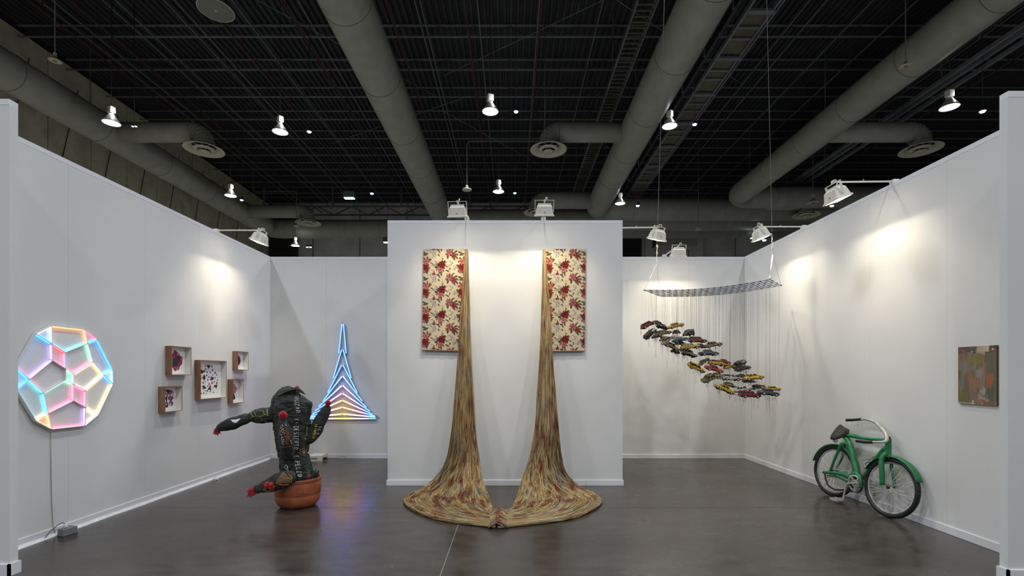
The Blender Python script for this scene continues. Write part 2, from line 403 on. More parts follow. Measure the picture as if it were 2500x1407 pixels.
def branch(parent, X0, y, X1, r=0.34, dr=0.66):
    """side duct from X0 to an elbow at X1 with a round diffuser below it"""
    sg = 1 if X1 > X0 else -1; R = r*1.15
    pts = [(X0, y, ZD), (X1-sg*(R+0.05), y, ZD)]
    for a in np.linspace(0.15, math.pi/2, 8): pts.append((X1-sg*R+sg*R*math.sin(a), y, ZD-R+R*math.cos(a)))
    pts.append((X1, y, ZD-0.50))
    b = MB().tube(pts, r, 28).build('branch_duct', M_duct, parent)
    m = MB()
    for a in np.linspace(0.1, 1.45, 6):
        c = Vector((X1-sg*R+sg*R*math.sin(a), y, ZD-R+R*math.cos(a))); rd = Vector((sg*math.sin(a), 0, math.cos(a)))
        m.tube([c+rd*math.cos(t)*(r+.002)+Vector((0, 1, 0))*math.sin(t)*(r+.002) for t in np.linspace(0, 2*math.pi, 28, endpoint=False)], 0.008, 4, closed=True)
    m.build('elbow_seams', M_seam, b)
    c = (X1, y, ZD-0.62)
    m = MB(); m.lathe([(r+0.01, 0.14), (r+0.05, 0.10), (0.50, 0.06), (dr, 0.0), (dr, -0.02), (dr-0.03, -0.02), (0.52, 0.02), (0.44, 0.07), (0.43, 0.12)], 40, c, cap0=False, cap1=False)
    d = m.build('diffuser', M_white_d, parent)
    MB().lathe([(0.35, 0.02), (0.345, 0.0), (0.25, -0.04), (0.235, -0.03), (0.32, 0.03)], 36, c, cap0=False, cap1=False).build('diffuser_ring', M_white_d, d)
    MB().lathe([(0.0, -0.11), (0.13, -0.105), (0.19, -0.08), (0.18, -0.065), (0.10, -0.05)], 28, c, cap0=False).build('diffuser_cone', M_white_d, d)
    m = MB()
    for k in range(4):
        a = k*math.pi/4+0.3
        m.beam((c[0]-0.42*math.cos(a), c[1]-0.42*math.sin(a), c[2]+0.09), (c[0]+0.42*math.cos(a), c[1]+0.42*math.sin(a), c[2]+0.09), 0.02, 0.02)
    m.build('diffuser_spokes', M_white_d, d)
    MB().lathe([(0.44, 0.115), (0.0, 0.12)], 24, c, cap0=False, cap1=False).build('diffuser_throat_shade', M_dark, d)  # dark disc over the closed duct end, its colour stands in for inner shade
M_white_d = mat('diffuser_cream', (190, 185, 165), 0.5, var=0.04, vscale=4)
branch(dB, 4.3, 17.5, 1.32); branch(dD, -14.4, 17.5, -11.15); branch(dC, 11.2, 17.5, 14.8)
branch(dB, 4.3, 24.4, 1.25, r=0.42); branch(dD, -14.4, 26.1, -11.0); branch(dC, 13, 24.8, 15.1)
# far cross duct seen between the centre wall and the right wall
o = thing('cross_duct', (8, 30.6, CH+8.35), 'smaller duct ending in an open square mouth, far back over the right corner', 'duct')
MB().box((9.0, 30.2, CH+7.9), (11.6, 31.0, CH+8.7)).build('duct_box', M_duct, o); MB().box((10.2, 30.5, CH+8.7), (10.24, 30.54, ZT)).build('hanger_rod', M_joist, o); MB().box((8.98, 30.26, CH+7.96), (9.02, 30.94, CH+8.64)).build('duct_mouth', M_dark, o)

# ---- ladder tray left of the third duct
zl = CH+9.9
o = thing('ladder_tray', (3.6, 12, zl), 'narrow grey cable ladder with close rungs left of the third duct', 'cable tray')
MB().beam((3.34, 12, zl), (3.34, 30, zl), 0.04, 0.1).build('side_rail', M_joist, o); MB().beam((3.88, 12, zl), (3.88, 30, zl), 0.04, 0.1).build('side_rail', M_joist, o)
m = MB()
for y in np.arange(12.1, 30, 0.22): m.box((3.34, y-0.03, zl-0.02), (3.88, y+0.03, zl+0.01))
r = m.build('rungs', M_board, o); tag(r, kind='stuff')
for y in np.arange(13, 30, 3.0): MB().box((3.33, y-.01, zl), (3.35, y+.01, ZT)).build('hanger_rod', M_joist, o)
# ---- catwalk right of the third duct
zc = CH+9.7
o = thing('catwalk', (6.7, 12, zc), 'wide roof catwalk with boards and cross bars right of the third duct', 'catwalk')
for xx, w in ((6.28, 0.07), (6.95, 0.05), (7.05, 0.04)): MB().beam((xx, 12, zc), (xx, 30, zc), w, 0.14).build('side_rail', M_joist, o)
for xx, zz in ((5.5, 10.0), (5.75, 9.9), (6.02, 9.9)): MB().beam((xx, 12, CH+zz), (xx, 30, CH+zz), 0.10, 0.25).build('beam', M_deck, o)
MB().beam((5.9, 12, zc+0.9), (5.9, 30, zc+0.9), 0.05, 0.05).build('hand_rail', M_joist, o)
for y in np.arange(12.9, 29.9, 1.93):
    MB().box((6.3, y-0.07, zc-0.09), (7.0, y+0.07, zc-0.02)).build('crossbar', M_joist, o)
    for dy in (0.64, 1.1): MB().box((6.3, y+dy-0.035, zc-0.05), (7.0, y+dy+0.035, zc-0.01)).build('crossbar', M_joist, o)
    MB().box((6.3, y+0.08, zc+0.01), (6.93, y+1.84, zc+0.05)).build('board', M_board, o)
    MB().box((5.88, y-.02, zc), (5.92, y+.02, zc+0.9)).build('post', M_joist, o)
# ---- girder right of the rightmost duct
zg = CH+9.7
o = thing('roof_girder', (14.5, 12, zg), 'dark girder with twin pale cable rails beyond the rightmost duct', 'girder')
MB().box((12.6, 12, zg+0.3), (13.9, 30, zg+0.6)).build('girder_box', M_deck, o)
for k in (1.47, 1.50, 1.545): MB().beam((k*9.6, 12, CH+9.6), (k*9.6, 30, CH+9.6), 0.09, 0.12).build('cable_rail', M_joist, o)
for y in np.arange(13, 30, 3.0): MB().box((14.2, y-.02, CH+9.6), (14.24, y+.02, ZT)).build('hanger_rod', M_joist, o)

# ---- conduits with hanging sensors
def conduit(px0, px1, d, zrel, drop, label):
    a = Vector(((px0-1250)*d/F, d, CH+zrel)); b = Vector(((px1-1250)*d/F, d, CH+zrel)); c = b+Vector((0, 0, -drop))
    t = thing('pendant_sensor', c, label, 'sensor', 'small unlit sensors on thin conduit')
    MB().tube([a, b+(a-b).normalized()*0.12, b+(a-b).normalized()*0.03+Vector((0, 0, -0.03)), b+Vector((0, 0, -0.12)), c], 0.018, 6).build('conduit', M_joist, t)
    MB().tube([a, (a.x, a.y, ZT)], 0.012, 5).build('hanger_rod', M_joist, t)
    MB().lathe([(0.03, 0.14), (0.05, 0.12), (0.05, 0.05), (0.16, 0.0), (0.16, -0.03), (0.0, -0.035)], 16, c, cap1=False).build('sensor_head', M_white_d, t)
conduit(1330, 1140, 16.4, 7.85, 1.63, 'small pale sensor disc hanging on bent conduit left of the centre lamp')
conduit(618, 724, 25.55, 9.58, 1.82, 'small pale sensor disc hanging before the far left air diffuser')
conduit(1580, 1705, 24.9, 9.42, 2.05, 'small pale sensor disc hanging far back over the toy cars')
# ---- speaker disc
c = Vector(((527-1250)*12.0/F, 12.0, CH+9.0))
t = thing('ceiling_speaker', c, 'flat round grey disc with pale rim hanging near the top left', 'speaker')
MB().lathe([(0.0, 0.03), (0.39, 0.03), (0.40, 0.0), (0.39, -0.012), (0.0, -0.012)], 48, c, cap0=False, cap1=False).build('disc', mat('disc_grey', (120, 118, 112), 0.7, var=0.05), t)
MB().tube([c+Vector((math.cos(a)*0.405, math.sin(a)*0.405, 0)) for a in np.linspace(0, 2*math.pi, 48, endpoint=False)], 0.014, 6, closed=True).build('rim', M_white_d, t)
MB().lathe([(0.03, -0.012), (0.028, -0.03), (0.0, -0.032)], 12, c, cap0=False, cap1=False).build('bolt', M_white_d, t)
MB().tube([c, (c.x, c.y, ZT)], 0.015, 6).build('hanger_rod', M_joist, t)

# ---- high-bay lamps
GL = 'round high-bay lamps hanging in the hall'
def bay_proto():
    t = thing('high_bay_lamp', (0, 0, 0), 'x', 'lamp', GL)
    MB().lathe([(0.075, 0.27), (0.11, 0.20), (0.235, 0.02), (0.25, 0.0), (0.25, -0.012), (0.235, -0.012), (0.225, 0.02)], 32, cap1=False).build('shade', mat('lamp_shade_aluminium', (205, 205, 200), 0.35, metal=0.3, var=0.02), t, local=True)
    MB().lathe([(0.228, 0.0), (0.0, 0.002)], 32, cap0=False, cap1=False).build('glowing_lens', M_lampglow, t, local=True)
    b = MB().box((-0.09, -0.08, 0.30), (0.09, 0.08, 0.50)).build('ballast_box', M_white, t, local=True); bevel(b, 0.02)
    m = MB(); m.box((-0.06, -0.015, 0.25), (-0.03, 0.015, 0.31)); m.box((0.03, -0.015, 0.25), (0.06, 0.015, 0.31)); m.build('bracket', M_white, t, local=True)
    MB().tube([(0, 0, 0.5), (0, 0, 4.12)], 0.01, 5).build('suspension_wire', M_deck, t, local=True)
    return t
BAY = bay_proto()
def copy_tree(root, loc, rot=None, scale=None, label=None):
    r = root.copy(); scene.collection.objects.link(r); r.location = loc; WLOC[r.name] = Vector(loc)
    if rot is not None: r.rotation_euler = rot
    if scale is not None: r.scale = (scale,)*3
    if label: r['label'] = label
    for ch in list(root.children):
        c = ch.copy(); scene.collection.objects.link(c); c.parent = r
        for g in list(ch.children):
            d = g.copy(); scene.collection.objects.link(d); d.parent = c
    return r
bays = [(272, 300, 'glowing round hall lamp furthest left, in front of the leftmost duct'),
        (684, 322, 'glowing round hall lamp above the cactus side, left of the second duct'),
        (1197, 272, 'glowing round hall lamp nearest the top centre between the two middle ducts'),
        (1635, 308, 'glowing round hall lamp touching the right edge of the third duct'),
        (2318, 262, 'glowing round hall lamp furthest right, above the right wall'),
        (563, 478, 'smaller glowing round lamp in front of the leftmost duct, above the left wall'),
        (1217, 468, 'smaller glowing round lamp above the middle of the centre wall'),
        (1514, 497, 'smaller glowing round lamp above the right end of the centre wall'),
        (721, 600, 'smallest glowing round lamp, low over the left back wall'),
        (1842, 581, 'far glowing round lamp half hidden behind the floodlight over the right corner')]
first = True
for px, py, lab in bays:
    zr = {1635: 8.1, 1514: 8.1, 721: 7.5, 1842: 7.9}.get(px, 7.8); d = zr*F/(HZ-py); loc = ((px-1250)*d/F, d, CH+zr)
    if first: BAY.location = loc; BAY['label'] = lab; first = False; r = BAY; WLOC[BAY.name] = Vector(loc)
    else: r = copy_tree(BAY, loc, label=lab)
    r.rotation_euler = (0, 0, random.uniform(-1, 1))
    if zr < 7.7:
        for ch in r.children:
            if ch.name.startswith('suspension_wire'): ch.scale.z = 1.08
    s = spot('high_bay_lamp_light', (loc[0], loc[1], loc[2]-0.24), BAY_POWER, COOL)
    uplight((loc[0]+0.16, loc[1]-0.1, loc[2]+0.32))
# unlit lamps
def unlit(px, py, d, w, label):
    c = W(px, py, d); t = thing('unlit_lamp', c, label, 'lamp', 'unlit pendant lamps'); s = w
    MB().lathe([(0.05*s, 0.30*s), (0.09*s, 0.24*s), (0.2*s, 0.08*s), (0.33*s, 0.02*s), (0.33*s, 0.0), (0.0, 0.0)], 24, c, cap1=False).build('shade', M_white_d, t)
    MB().box(c+Vector((-.07*s, -.06*s, .3*s)), c+Vector((.07*s, .06*s, .5*s))).build('ballast_box', M_white_d, t)
    MB().tube([c+Vector((0, 0, .45*s)), (c.x, c.y, ZT)], 0.014, 5).build('pole', M_joist, t)
    MB().lathe([(0.12*s, -0.002), (0.0, -0.006)], 12, c, cap0=False, cap1=False).build('rust_spot', mat('rust', (150, 80, 50), 0.8), t)
unlit(134, 149, 12.2, 0.42, 'unlit white pendant disc hanging on a pole at the top left')
unlit(2211, 162, 12.6, 0.42, 'unlit white pendant disc before the rightmost duct at the top right')
unlit(1985, 496, 22.0, 0.8, 'unlit dusty grey hall lamp over the far right air diffuser')
unlit(1705, 557, 24.6, 0.42, 'tiny unlit lamp far back over the hanging lattice')
# LED spotlights
def ledspot(px, py, w, label, m=M_led, two=False, green=False):
    d = {946: 7.6, 1866: 7.8}.get(px, 7.9)*F/(HZ-py); c = W(px, py, d); t = thing('led_spotlight', c, label, 'spotlight', 'small LED spotlights hanging in the hall')
    r = w*d/F/2
    if green:
        b = MB().box(c+Vector((-.26, -.12, 0.0)), c+Vector((.26, .12, .30))).build('housing', mat('led_housing', (90, 105, 100), .5), t); bevel(b, .04)
        MB().box(c+Vector((-.22, -.1, -.02)), c+Vector((.22, .1, .001))).build('glowing_lens', M_ledgreen, t)
    else:
        for s in ((-1, 1) if two else (0,)):
            cc = c+Vector((s*r*1.3, 0, 0))
            MB().lathe([(r*0.5, r*1.6), (r*1.05, r*0.6), (r*1.1, -0.01), (r*0.96, -0.01)], 16, cc, cap1=False).build('housing', M_black, t)
            MB().lathe([(r*0.98, 0.0), (r*0.7, -r*0.5), (0.0, -r*0.65)], 16, cc, cap0=False, cap1=False).build('glowing_lens', m, t)
    MB().tube([c+Vector((0, 0, 0.02)), (c.x, c.y, ZT)], 0.010, 5).build('suspension_wire', M_deck, t)
for a in ((755, 321, 11, 'blue-white spotlight right of the lamp over the cactus side'), (1260, 272, 11, 'blue-white spotlight beside the top centre lamp'),
          (1696, 303, 11, 'blue-white spotlight over the catwalk, right of the third duct'), (2399, 271, 14, 'blue-white spotlight furthest right, near the tall right stub wall'),
          (908, 472, 9, 'blue-white spotlight left of the second duct, low'), (1257, 471, 8, 'small blue-white spotlight beside the smaller centre lamp'),
          (1557, 502, 9, 'blue-white spotlight right of the lamp at the centre wall end'), (590, 488, 8, 'blue-white spotlight just right of the lamp over the left wall'),
          (2031, 502, 10, 'blue-white spotlight peeking below the right wall floodlight'), (1866, 586, 10, 'blue-white spotlight peeking below the corner floodlight')):
    ledspot(*a)
ledspot(328, 308, 6, 'pair of tiny blue-white spotlights right of the leftmost lamp', two=True)
ledspot(754, 603, 6, 'pair of tiny blue-white spotlights low over the left back wall', two=True)
ledspot(853, 484, 20, 'boxy greenish hall floodlight high over the left back wall', green=True)
ledspot(946, 592, 20, 'boxy greenish hall floodlight peeking from behind the centre wall', green=True)

# ---- stand floodlights on arms
GF = 'white floodlights on arms along the booth walls'
M_lampbody = mat('flood_body_white', (226, 222, 208), 0.45, var=0.02)
def floodlight(att, head, nwall, label, tilt=18, twist=0, power=1.0):
    """att: top of wall; head: lamp centre; nwall: unit vector from the lamp to the wall it lights"""
    att = Vector(att); head = Vector(head); n = Vector(nwall).normalized()
    t = thing('floodlight', att, label, 'floodlight', GF)
    az = math.atan2(n.y, n.x)-math.pi/2+math.radians(twist)
    R = Matrix.Rotation(az, 4, 'Z') @ Matrix.Rotation(math.radians(tilt), 4, 'X')
    T = Matrix.Translation(head) @ R      # local: +Y towards the wall, -Z light direction
    def put(mb, name, m, par=t):
        me = mb.mesh(name); me.transform(T); return link_mesh(name, me, m, par)
    w, d, zb, zt = 0.105, 0.078, -0.05, 0.10
    # shell: hollow tapered box open below
    def ring(wx, dy, z): return [(-wx, -dy, z), (wx, -dy, z), (wx, dy, z), (-wx, dy, z)]
    m = MB()
    rings = [ring(w+.012, d+.012, zb), ring(w+.012, d+.012, zb+0.014), ring(w, d, zb+0.02), ring(0.088, 0.062, 0.062), ring(0.078, 0.036, 0.082), ring(0.075, 0.034, zt)]
    for r_ in rings: m.v += r_
    for i in range(len(rings)-1):
        for k in range(4): m.f.append([i*4+k, i*4+(k+1) % 4, (i+1)*4+(k+1) % 4, (i+1)*4+k]); m.mi.append(0); m.sm.append(False)
    m.f.append([20, 21, 22, 23]); m.mi.append(0); m.sm.append(False)
    inner = [ring(w-0.002, d-0.002, zb), ring(w-0.004, d-0.004, zb+0.03), ring(0.080, 0.055, 0.055)]
    b = len(m.v)
    for r_ in inner: m.v += r_
    for k in range(4):
        k2 = (k+1) % 4
        m.f.append([k, b+k, b+k2, k2]); m.mi.append(0); m.sm.append(False)
        for i in range(2): m.f.append([b+i*4+k, b+(i+1)*4+k, b+(i+1)*4+k2, b+i*4+k2]); m.mi.append(1); m.sm.append(False)
    m.f.append([b+8, b+9, b+10, b+11]); m.mi.append(1); m.sm.append(False)
    h = put(m, 'housing', [M_lampbody, M_floodglow])
    # bracket (yoke)
    m = MB()
    for s in (-1, 1): m.beam((s*0.112, 0, 0.0), (s*0.112, 0, 0.135), 0.006, 0.022, up=(0, 1, 0))
    m.beam((-0.115, 0, 0.135), (0.115, 0, 0.135), 0.022, 0.006); put(m, 'yoke', M_lampbody)
    m = MB(); m.tube([(0.0, 0.03, 0.10), (0.01, 0.045, 0.13), (0.02, 0.03, 0.165), (0.03, 0.0, 0.165), (0.03, -0.01, 0.14)], 0.006, 6); put(m, 'cable_loop', M_lampbody)
    m = MB(); m.lathe([(0.006, -0.003), (0.006, 0.003)], 8, (0.0, -0.079, 0.0), axis=(0, -1, 0.2)); put(m, 'screw', M_steel, h)
    top = T @ Vector((0, 0, 0.138)); arm_end = Vector((head.x, head.y, att.z+0.03)); a0 = att+Vector((0, 0, 0.03))
    arm_e = Vector((top.x, top.y, a0.z)) - (Vector((top.x, top.y, a0.z))-a0).normalized()*0.0
    MB().beam(a0+n*0.03, arm_e, 0.013, 0.016).build('arm', M_lampbody, t)
    MB().beam(arm_e+Vector((0, 0, 0.012)), top, 0.02, 0.02, up=(1, 0, 0)).build('drop_link', M_lampbody, t)
    MB().box(att+Vector((-.03, -.03, -.002)), att+Vector((.03, .03, .045))).build('clamp', M_lampbody, t)
    mid = (a0+arm_e)/2+Vector((0, 0, .011)); MB().lathe([(0.008, 0), (0.008, 0.012), (0.0, 0.014)], 8, mid, cap1=False).build('arm_bolt', M_steel, t)
    l = bpy.data.lights.new('floodlight_light', 'AREA'); l.shape = 'RECTANGLE'; l.size = 0.09; l.size_y = 0.012; l.energy = FLOOD_POWER*power; l.color = WARM
    l2 = bpy.data.lights.new('floodlight_beam', 'SPOT'); l2.energy = FLOOD_BEAM*power; l2.color = WARM; l2.spot_size = math.radians(56); l2.spot_blend = 1.0; l2.shadow_soft_size = 0.02
    l2o = bpy.data.objects.new('floodlight_beam', l2); scene.collection.objects.link(l2o); l2o.matrix_world = T @ Matrix.Translation((0, 0, 0.042)) @ Matrix.Rotation(math.radians(-7), 4, 'X')
    l3 = l2.copy(); l3.energy = FLOOD_BEAM*power*0.72; l3.spot_size = math.radians(116)
    l3o = bpy.data.objects.new('floodlight_spread', l3); scene.collection.objects.link(l3o); l3o.matrix_world = T @ Matrix.Translation((0, 0, 0.042))
    lo = bpy.data.objects.new('floodlight_light', l); scene.collection.objects.link(lo); lo.matrix_world = T @ Matrix.Translation((0, 0, 0.042))
    return t
floodlight((XL-0.04, 6.96, H), (-3.63, 6.96, 3.42), (-1, 0, 0), 'white floodlight on an arm above the left wall')
floodlight((-0.60, YC+0.04, H), (-0.655, 5.84, 3.425), (0, 1, 0), 'white floodlight over the left half of the centre wall', twist=-4)
floodlight((0.42, YC+0.04, H), (0.39, 5.84, 3.44), (0, 1, 0), 'white floodlight over the right half of the centre wall')
floodlight((1.467-0.04, 6.85, H), (2.06, 6.85, 3.43), (-1, 0, 0.0), 'white floodlight on an arm from the storage corner, left of the lattice cable', twist=-55)
floodlight((2.67, YB+0.04, H), (2.70, 7.84, 3.43), (0, 1, 0), 'low white floodlight in front of the right back wall')
floodlight((XR+0.04, 5.18, H), (3.49, 5.20, 3.40), (1, 0, 0), 'white floodlight over the right wall nearest the viewer, above the bicycle', twist=0)
floodlight((XR+0.04, 6.79, H), (3.49, 6.79, 3.43), (1, 0, 0), 'white floodlight over the right wall near the back corner')
# ================================================================== ARTWORKS
# ------------------------------------------------------------------ shadow boxes on the left wall
M_wood = mat('frame_wood', (144, 103, 76), 0.5, var=0.18, vscale=6, stretch=(6, 6, 0.8))
M_boxin = mat('frame_inner_white', (225, 222, 212), 0.6, var=0.02)
M_paint = mat('painted_paper', (255, 255, 255), 0.8, attr=True)
def mixc(c, m, col):
    c[m] = lin(col); return c
def paint_grid(name, P0, U, V, nu, nv, fn, parent, m=M_paint):
    P0 = np.array(P0, float); U = np.array(U, float); V = np.array(V, float)
    u, v = np.meshgrid(np.linspace(0, 1, nu), np.linspace(0, 1, nv), indexing='ij'); u = u.ravel(); v = v.ravel()
    P = P0+u[:, None]*U+v[:, None]*V
    return link_mesh(name, fast_mesh(name, P, grid_quads(nu, nv), fn(u, v)), m, parent)
def nz2(x, y, s, seed=0):
    """cheap smooth value noise in numpy"""
    x = x*s+seed*17.3; y = y*s+seed*9.1
    xi = np.floor(x).astype(int); yi = np.floor(y).astype(int); fx = x-xi; fy = y-yi
    def h(a, b):
        n = (a*374761393+b*668265263+seed*1442695) & 0x7fffffff
        n = ((n ^ (n >> 13))*1274126177) & 0x7fffffff
        return ((n ^ (n >> 16)) & 0xffff)/65535.0
    fx = fx*fx*(3-2*fx); fy = fy*fy*(3-2*fy)
    return (h(xi, yi)*(1-fx)+h(xi+1, yi)*fx)*(1-fy)+(h(xi, yi+1)*(1-fx)+h(xi+1, yi+1)*fx)*fy
def blob(u, v, cx, cy, rx, ry, wob=0.18, seed=1, k=5):
    a = np.arctan2((v-cy)/ry, (u-cx)/rx); r = np.hypot((u-cx)/rx, (v-cy)/ry)
    return r < 1+wob*np.sin(k*a+seed)+wob*0.6*np.sin((k*2+1)*a+seed*2.3)
def base_paper(u, v): return np.tile(lin((236, 234, 230)), (len(u), 1))
def art1(u, v):     # u along depth (near to far), v downwards
    c = base_paper(u, v); m = blob(u, v, .47, .50, .36, .37, .09, 2, 4); n = nz2(u, v, 14, 3)
    c[m] = lin((118, 30, 62)); c[m & (n > .6)] = lin((165, 60, 100)); c[m & (v > .62) & (n > .35)] = lin((150, 40, 75)); c[m & (n > .85)] = lin((215, 150, 175))
    c[(abs(u-.43) < .15) & (abs(v-.56) < .15)] = lin((38, 48, 42)); return c
def art2(u, v):
    c = base_paper(u, v); n = nz2(u, v, 16, 5)
    for i, cy in enumerate((.22, .47, .72)):
        for j, cx in enumerate((.20, .66)):
            m = blob(u, v, cx, cy, .18, .115, .1, i*2+j, 3); c[m] = lin((175, 105, 140)); c[m & (n > .5)] = lin((120, 40, 80)); c[m & (n < .2)] = lin((225, 185, 205))
    c[(abs(u-.43-.03*np.sin(v*9)) < .035) & (v > .1) & (v < .86)] = lin((40, 18, 30)); c[blob(u, v, .45, .13, .14, .05, .3, 2, 5)] = lin((40, 18, 30))
    c[(abs(u-.40) < .10*(v-.72)/.14) & (v > .76) & (v < .88)] = lin((40, 18, 30)); return c
def art3(u, v):
    c = base_paper(u, v); r = random.Random(5)
    pts = []
    for i in range(420):
        cx, cy = r.uniform(.04, .86), r.uniform(.09, .91)
        if cx > .55+.3*math.sin(cy*3.0): continue
        if any((cx-a)**2+(cy-b)**2 < .0062 for a, b in pts): continue
        pts.append((cx, cy)); s = r.uniform(.016, .034)
        col = r.choice([(110, 25, 55), (130, 35, 60), (175, 80, 110), (95, 30, 60), (120, 40, 90)]); m = blob(u, v, cx, cy, s, s*1.15, .12, i, 3); c[m] = lin(col)
        c[blob(u, v, cx, cy, s*.45, s*.5, .2, i, 3)] = lin((190, 110, 140) if i % 2 else (70, 15, 40))
    for i, (cx, cy) in enumerate(((.10, .17), (.22, .28), (.48, .13), (.30, .44), (.10, .52), (.62, .47), (.78, .70), (.52, .76), (.30, .72))):
        c[blob(u, v, cx, cy, .058, .05, .3, i*1.7, 3)] = lin((34, 26, 30))
    return c
def art4(u, v):
    c = base_paper(u, v); a = np.arctan2(v-.48, u-.37); r = np.hypot((u-.37)/.33, (v-.48)/.33); sp = np.sin(a*34)
    c[r < 1+.12*sp] = lin((88, 70, 110)); c[r < .84+.06*sp] = lin((48, 26, 48)); c[(r < .35) & (u < .3)] = lin((90, 30, 40)); return c
def art5(u, v):
    c = base_paper(u, v); m = blob(u, v, .44, .40, .34, .26, .12, 1, 3) & (v < .66); n = nz2(u, v, 15, 8)
    c[m] = lin((190, 120, 150)); c[m & (n > .62)] = lin((165, 80, 120)); c[blob(u, v, .12, .16, .1, .1, .2)] = lin((170, 100, 135))
    w = np.clip((v-.56)/.22, 0, 1)*np.clip((.92-v)/.06, 0, 1)*.17; c[(abs(u-.47) < w) & (v > .56)] = lin((52, 30, 45)); return c
GS = 'deep wooden shadow boxes on the left wall'
def shadow_box(y0, y1, z0, z1, fn, label, xf=-4.133):
    t = thing('shadow_box', (XL, (y0+y1)/2, z0), label, 'framed picture', GS); xb = XL+0.0005; w = 0.007
    for nm, a, b in (('frame_side', (xb, y0, z0), (xf, y0+w, z1)), ('frame_side', (xb, y1-w, z0), (xf, y1, z1)), ('frame_top', (xb, y0+w, z1-w), (xf, y1-w, z1)), ('frame_bottom', (xb, y0+w, z0), (xf, y1-w, z0+w))):
        MB().box(a, b).build(nm, M_wood, t)
    e = 0.002
    m = MB(); y0i, y1i, z0i, z1i = y0+w, y1-w, z0+w, z1-w
    m.box((xb+.01, y0i, z0i), (xf-.003, y0i+e, z1i)); m.box((xb+.01, y1i-e, z0i), (xf-.003, y1i, z1i)); m.box((xb+.01, y0i, z0i), (xf-.003, y1i, z0i+e)); m.box((xb+.01, y0i, z1i-e), (xf-.003, y1i, z1i))
    m.box((xb, y0i, z0i), (xb+0.010, y1i, z1i)); m.build('white_lining', M_boxin, t)
    g = 0.012; nu = 110 if (y1-y0) > .4 else 80
    paint_grid('painting', (xb+0.0115, y0i+g, z1i-g), (0.0, y1i-y0i-2*g, 0), (0, 0, -(z1i-z0i-2*g)), nu, nu, fn, t)
    return t
shadow_box(5.872, 6.232, 1.468, 1.825, art1, 'square shadow box with one big crimson blot and dark centre, top left of five')
shadow_box(5.756, 6.060, 1.024, 1.332, art2, 'shadow box with pink lobed tree shape, lowest and leftmost of the five')
shadow_box(6.415, 7.000, 1.141, 1.667, art3, 'largest shadow box, filled with many red and black spots')
shadow_box(7.286, 7.580, 1.537, 1.823, art4, 'smallest shadow box with a dark spiky disc, top right of five')
shadow_box(7.158, 7.451, 1.040, 1.400, art5, 'shadow box with pale pink cloud over a dark drop, right of the largest one')

# ------------------------------------------------------------------ small canvas on the right wall
def art6(u, v):     # u from far (left) to near (right)
    def fbm(a, b, s, sd): return (nz2(a, b, s, sd)*.5+nz2(a, b, s*2.1, sd+1)*.3+nz2(a, b, s*4.3, sd+2)*.2)
    vs = v+.10*(nz2(u, v*.2, 60, 31)-.5)                    # paint dragged downwards
    st = nz2(u, v*.02, 110, 9)*.6+nz2(u, v*.05, 48, 12)*.4
    c = np.tile(lin((112, 100, 76)), (len(u), 1))
    def lay(w, col, a=.8):
        w = (np.clip(w, 0, 1)*a)[:, None]; c[:] = c*(1-w)+lin(col)*w
    def sm(x, lo, hi): t_ = np.clip((x-lo)/(hi-lo), 0, 1); return t_*t_*(3-2*t_)
    def bl(cx, cy, rx, ry, sd): return sm(1.25-np.hypot((u-cx)/rx, (vs-cy)/ry)+.9*(fbm(u, v, 9, sd)-.5), .1, .5)
    lay(sm(fbm(u, vs*.3, 8, 1), .48, .66), (128, 124, 108)); lay(sm(fbm(u, vs*.35, 7, 14), .5, .68), (150, 96, 68), .7); lay(sm(fbm(u, vs*.3, 9, 20), .56, .7), (84, 92, 78), .7)
    lay(bl(.48, .22, .17, .08, 2), (132, 116, 58), .8); lay(bl(.12, .86, .16, .10, 3), (110, 106, 54), .8); lay(bl(.2, .35, .2, .12, 4), (120, 122, 112), .6); lay(bl(.82, .3, .12, .2, 5), (92, 102, 86), .6)
    lay(bl(.82, .58, .13, .12, 6), (178, 96, 62), .75); lay(bl(.64, .42, .05, .05, 7), (196, 100, 72), .8); lay(bl(.33, .52, .08, .1, 8), (166, 104, 76), .6); lay(bl(.45, .66, .14, .1, 9), (158, 108, 84), .6)
    lay(bl(.58, .47, .08, .10, 10), (142, 150, 146), .6); lay(bl(.66, .76, .07, .05, 11), (176, 174, 160), .6); lay(bl(.64, .90, .12, .04, 12), (172, 160, 144), .7); lay(bl(.45, .86, .12, .08, 13), (150, 104, 84), .6); lay(bl(.28, .85, .06, .08, 15), (104, 108, 88), .7)
    top = sm(.115+.01*np.sin(u*17)-v, 0, .01); lay(top, (84, 80, 68), 1)
    lay(sm(.105-v, 0, .01)*sm(u, .50, .54)*sm(.84-u, 0, .05), (200, 176, 154), 1); lay(sm(.17+.03*np.sin(u*9)-v, 0, .04)*sm(u, .46, .52)*sm(.74-u, 0, .06), (178, 160, 138), .8)
    rp = random.Random(9)
    for k in range(26):
        cx = rp.uniform(.02, .48) if k % 3 else rp.uniform(.82, .99); cy = rp.uniform(.01, .10); r_ = rp.uniform(.012, .03); col = rp.choice([(158, 58, 62), (126, 40, 50), (206, 192, 178), (60, 62, 54), (170, 82, 78), (96, 104, 98)])
        w = (np.hypot((u-cx)/r_, (v-cy)/(r_*.7)) < 1+.3*np.sin(5*np.arctan2(v-cy, u-cx)+k)).astype(float); lay(w, col, .85)
    for k in range(16):
        cx = rp.uniform(.38, .99); cy = rp.uniform(.91, .985); r_ = rp.uniform(.012, .03); col = rp.choice([(190, 72, 54), (182, 84, 50), (206, 196, 180), (96, 112, 104), (170, 66, 58)])
        w = (np.hypot((u-cx)/r_, (v-cy)/(r_*.8)) < 1).astype(float); lay(w, col, .8)
    lay(sm(v, .965, .98)*(u < .45), (176, 168, 146), .6)
    return np.clip(c*(.78+.42*st[:, None]), 0, 1)
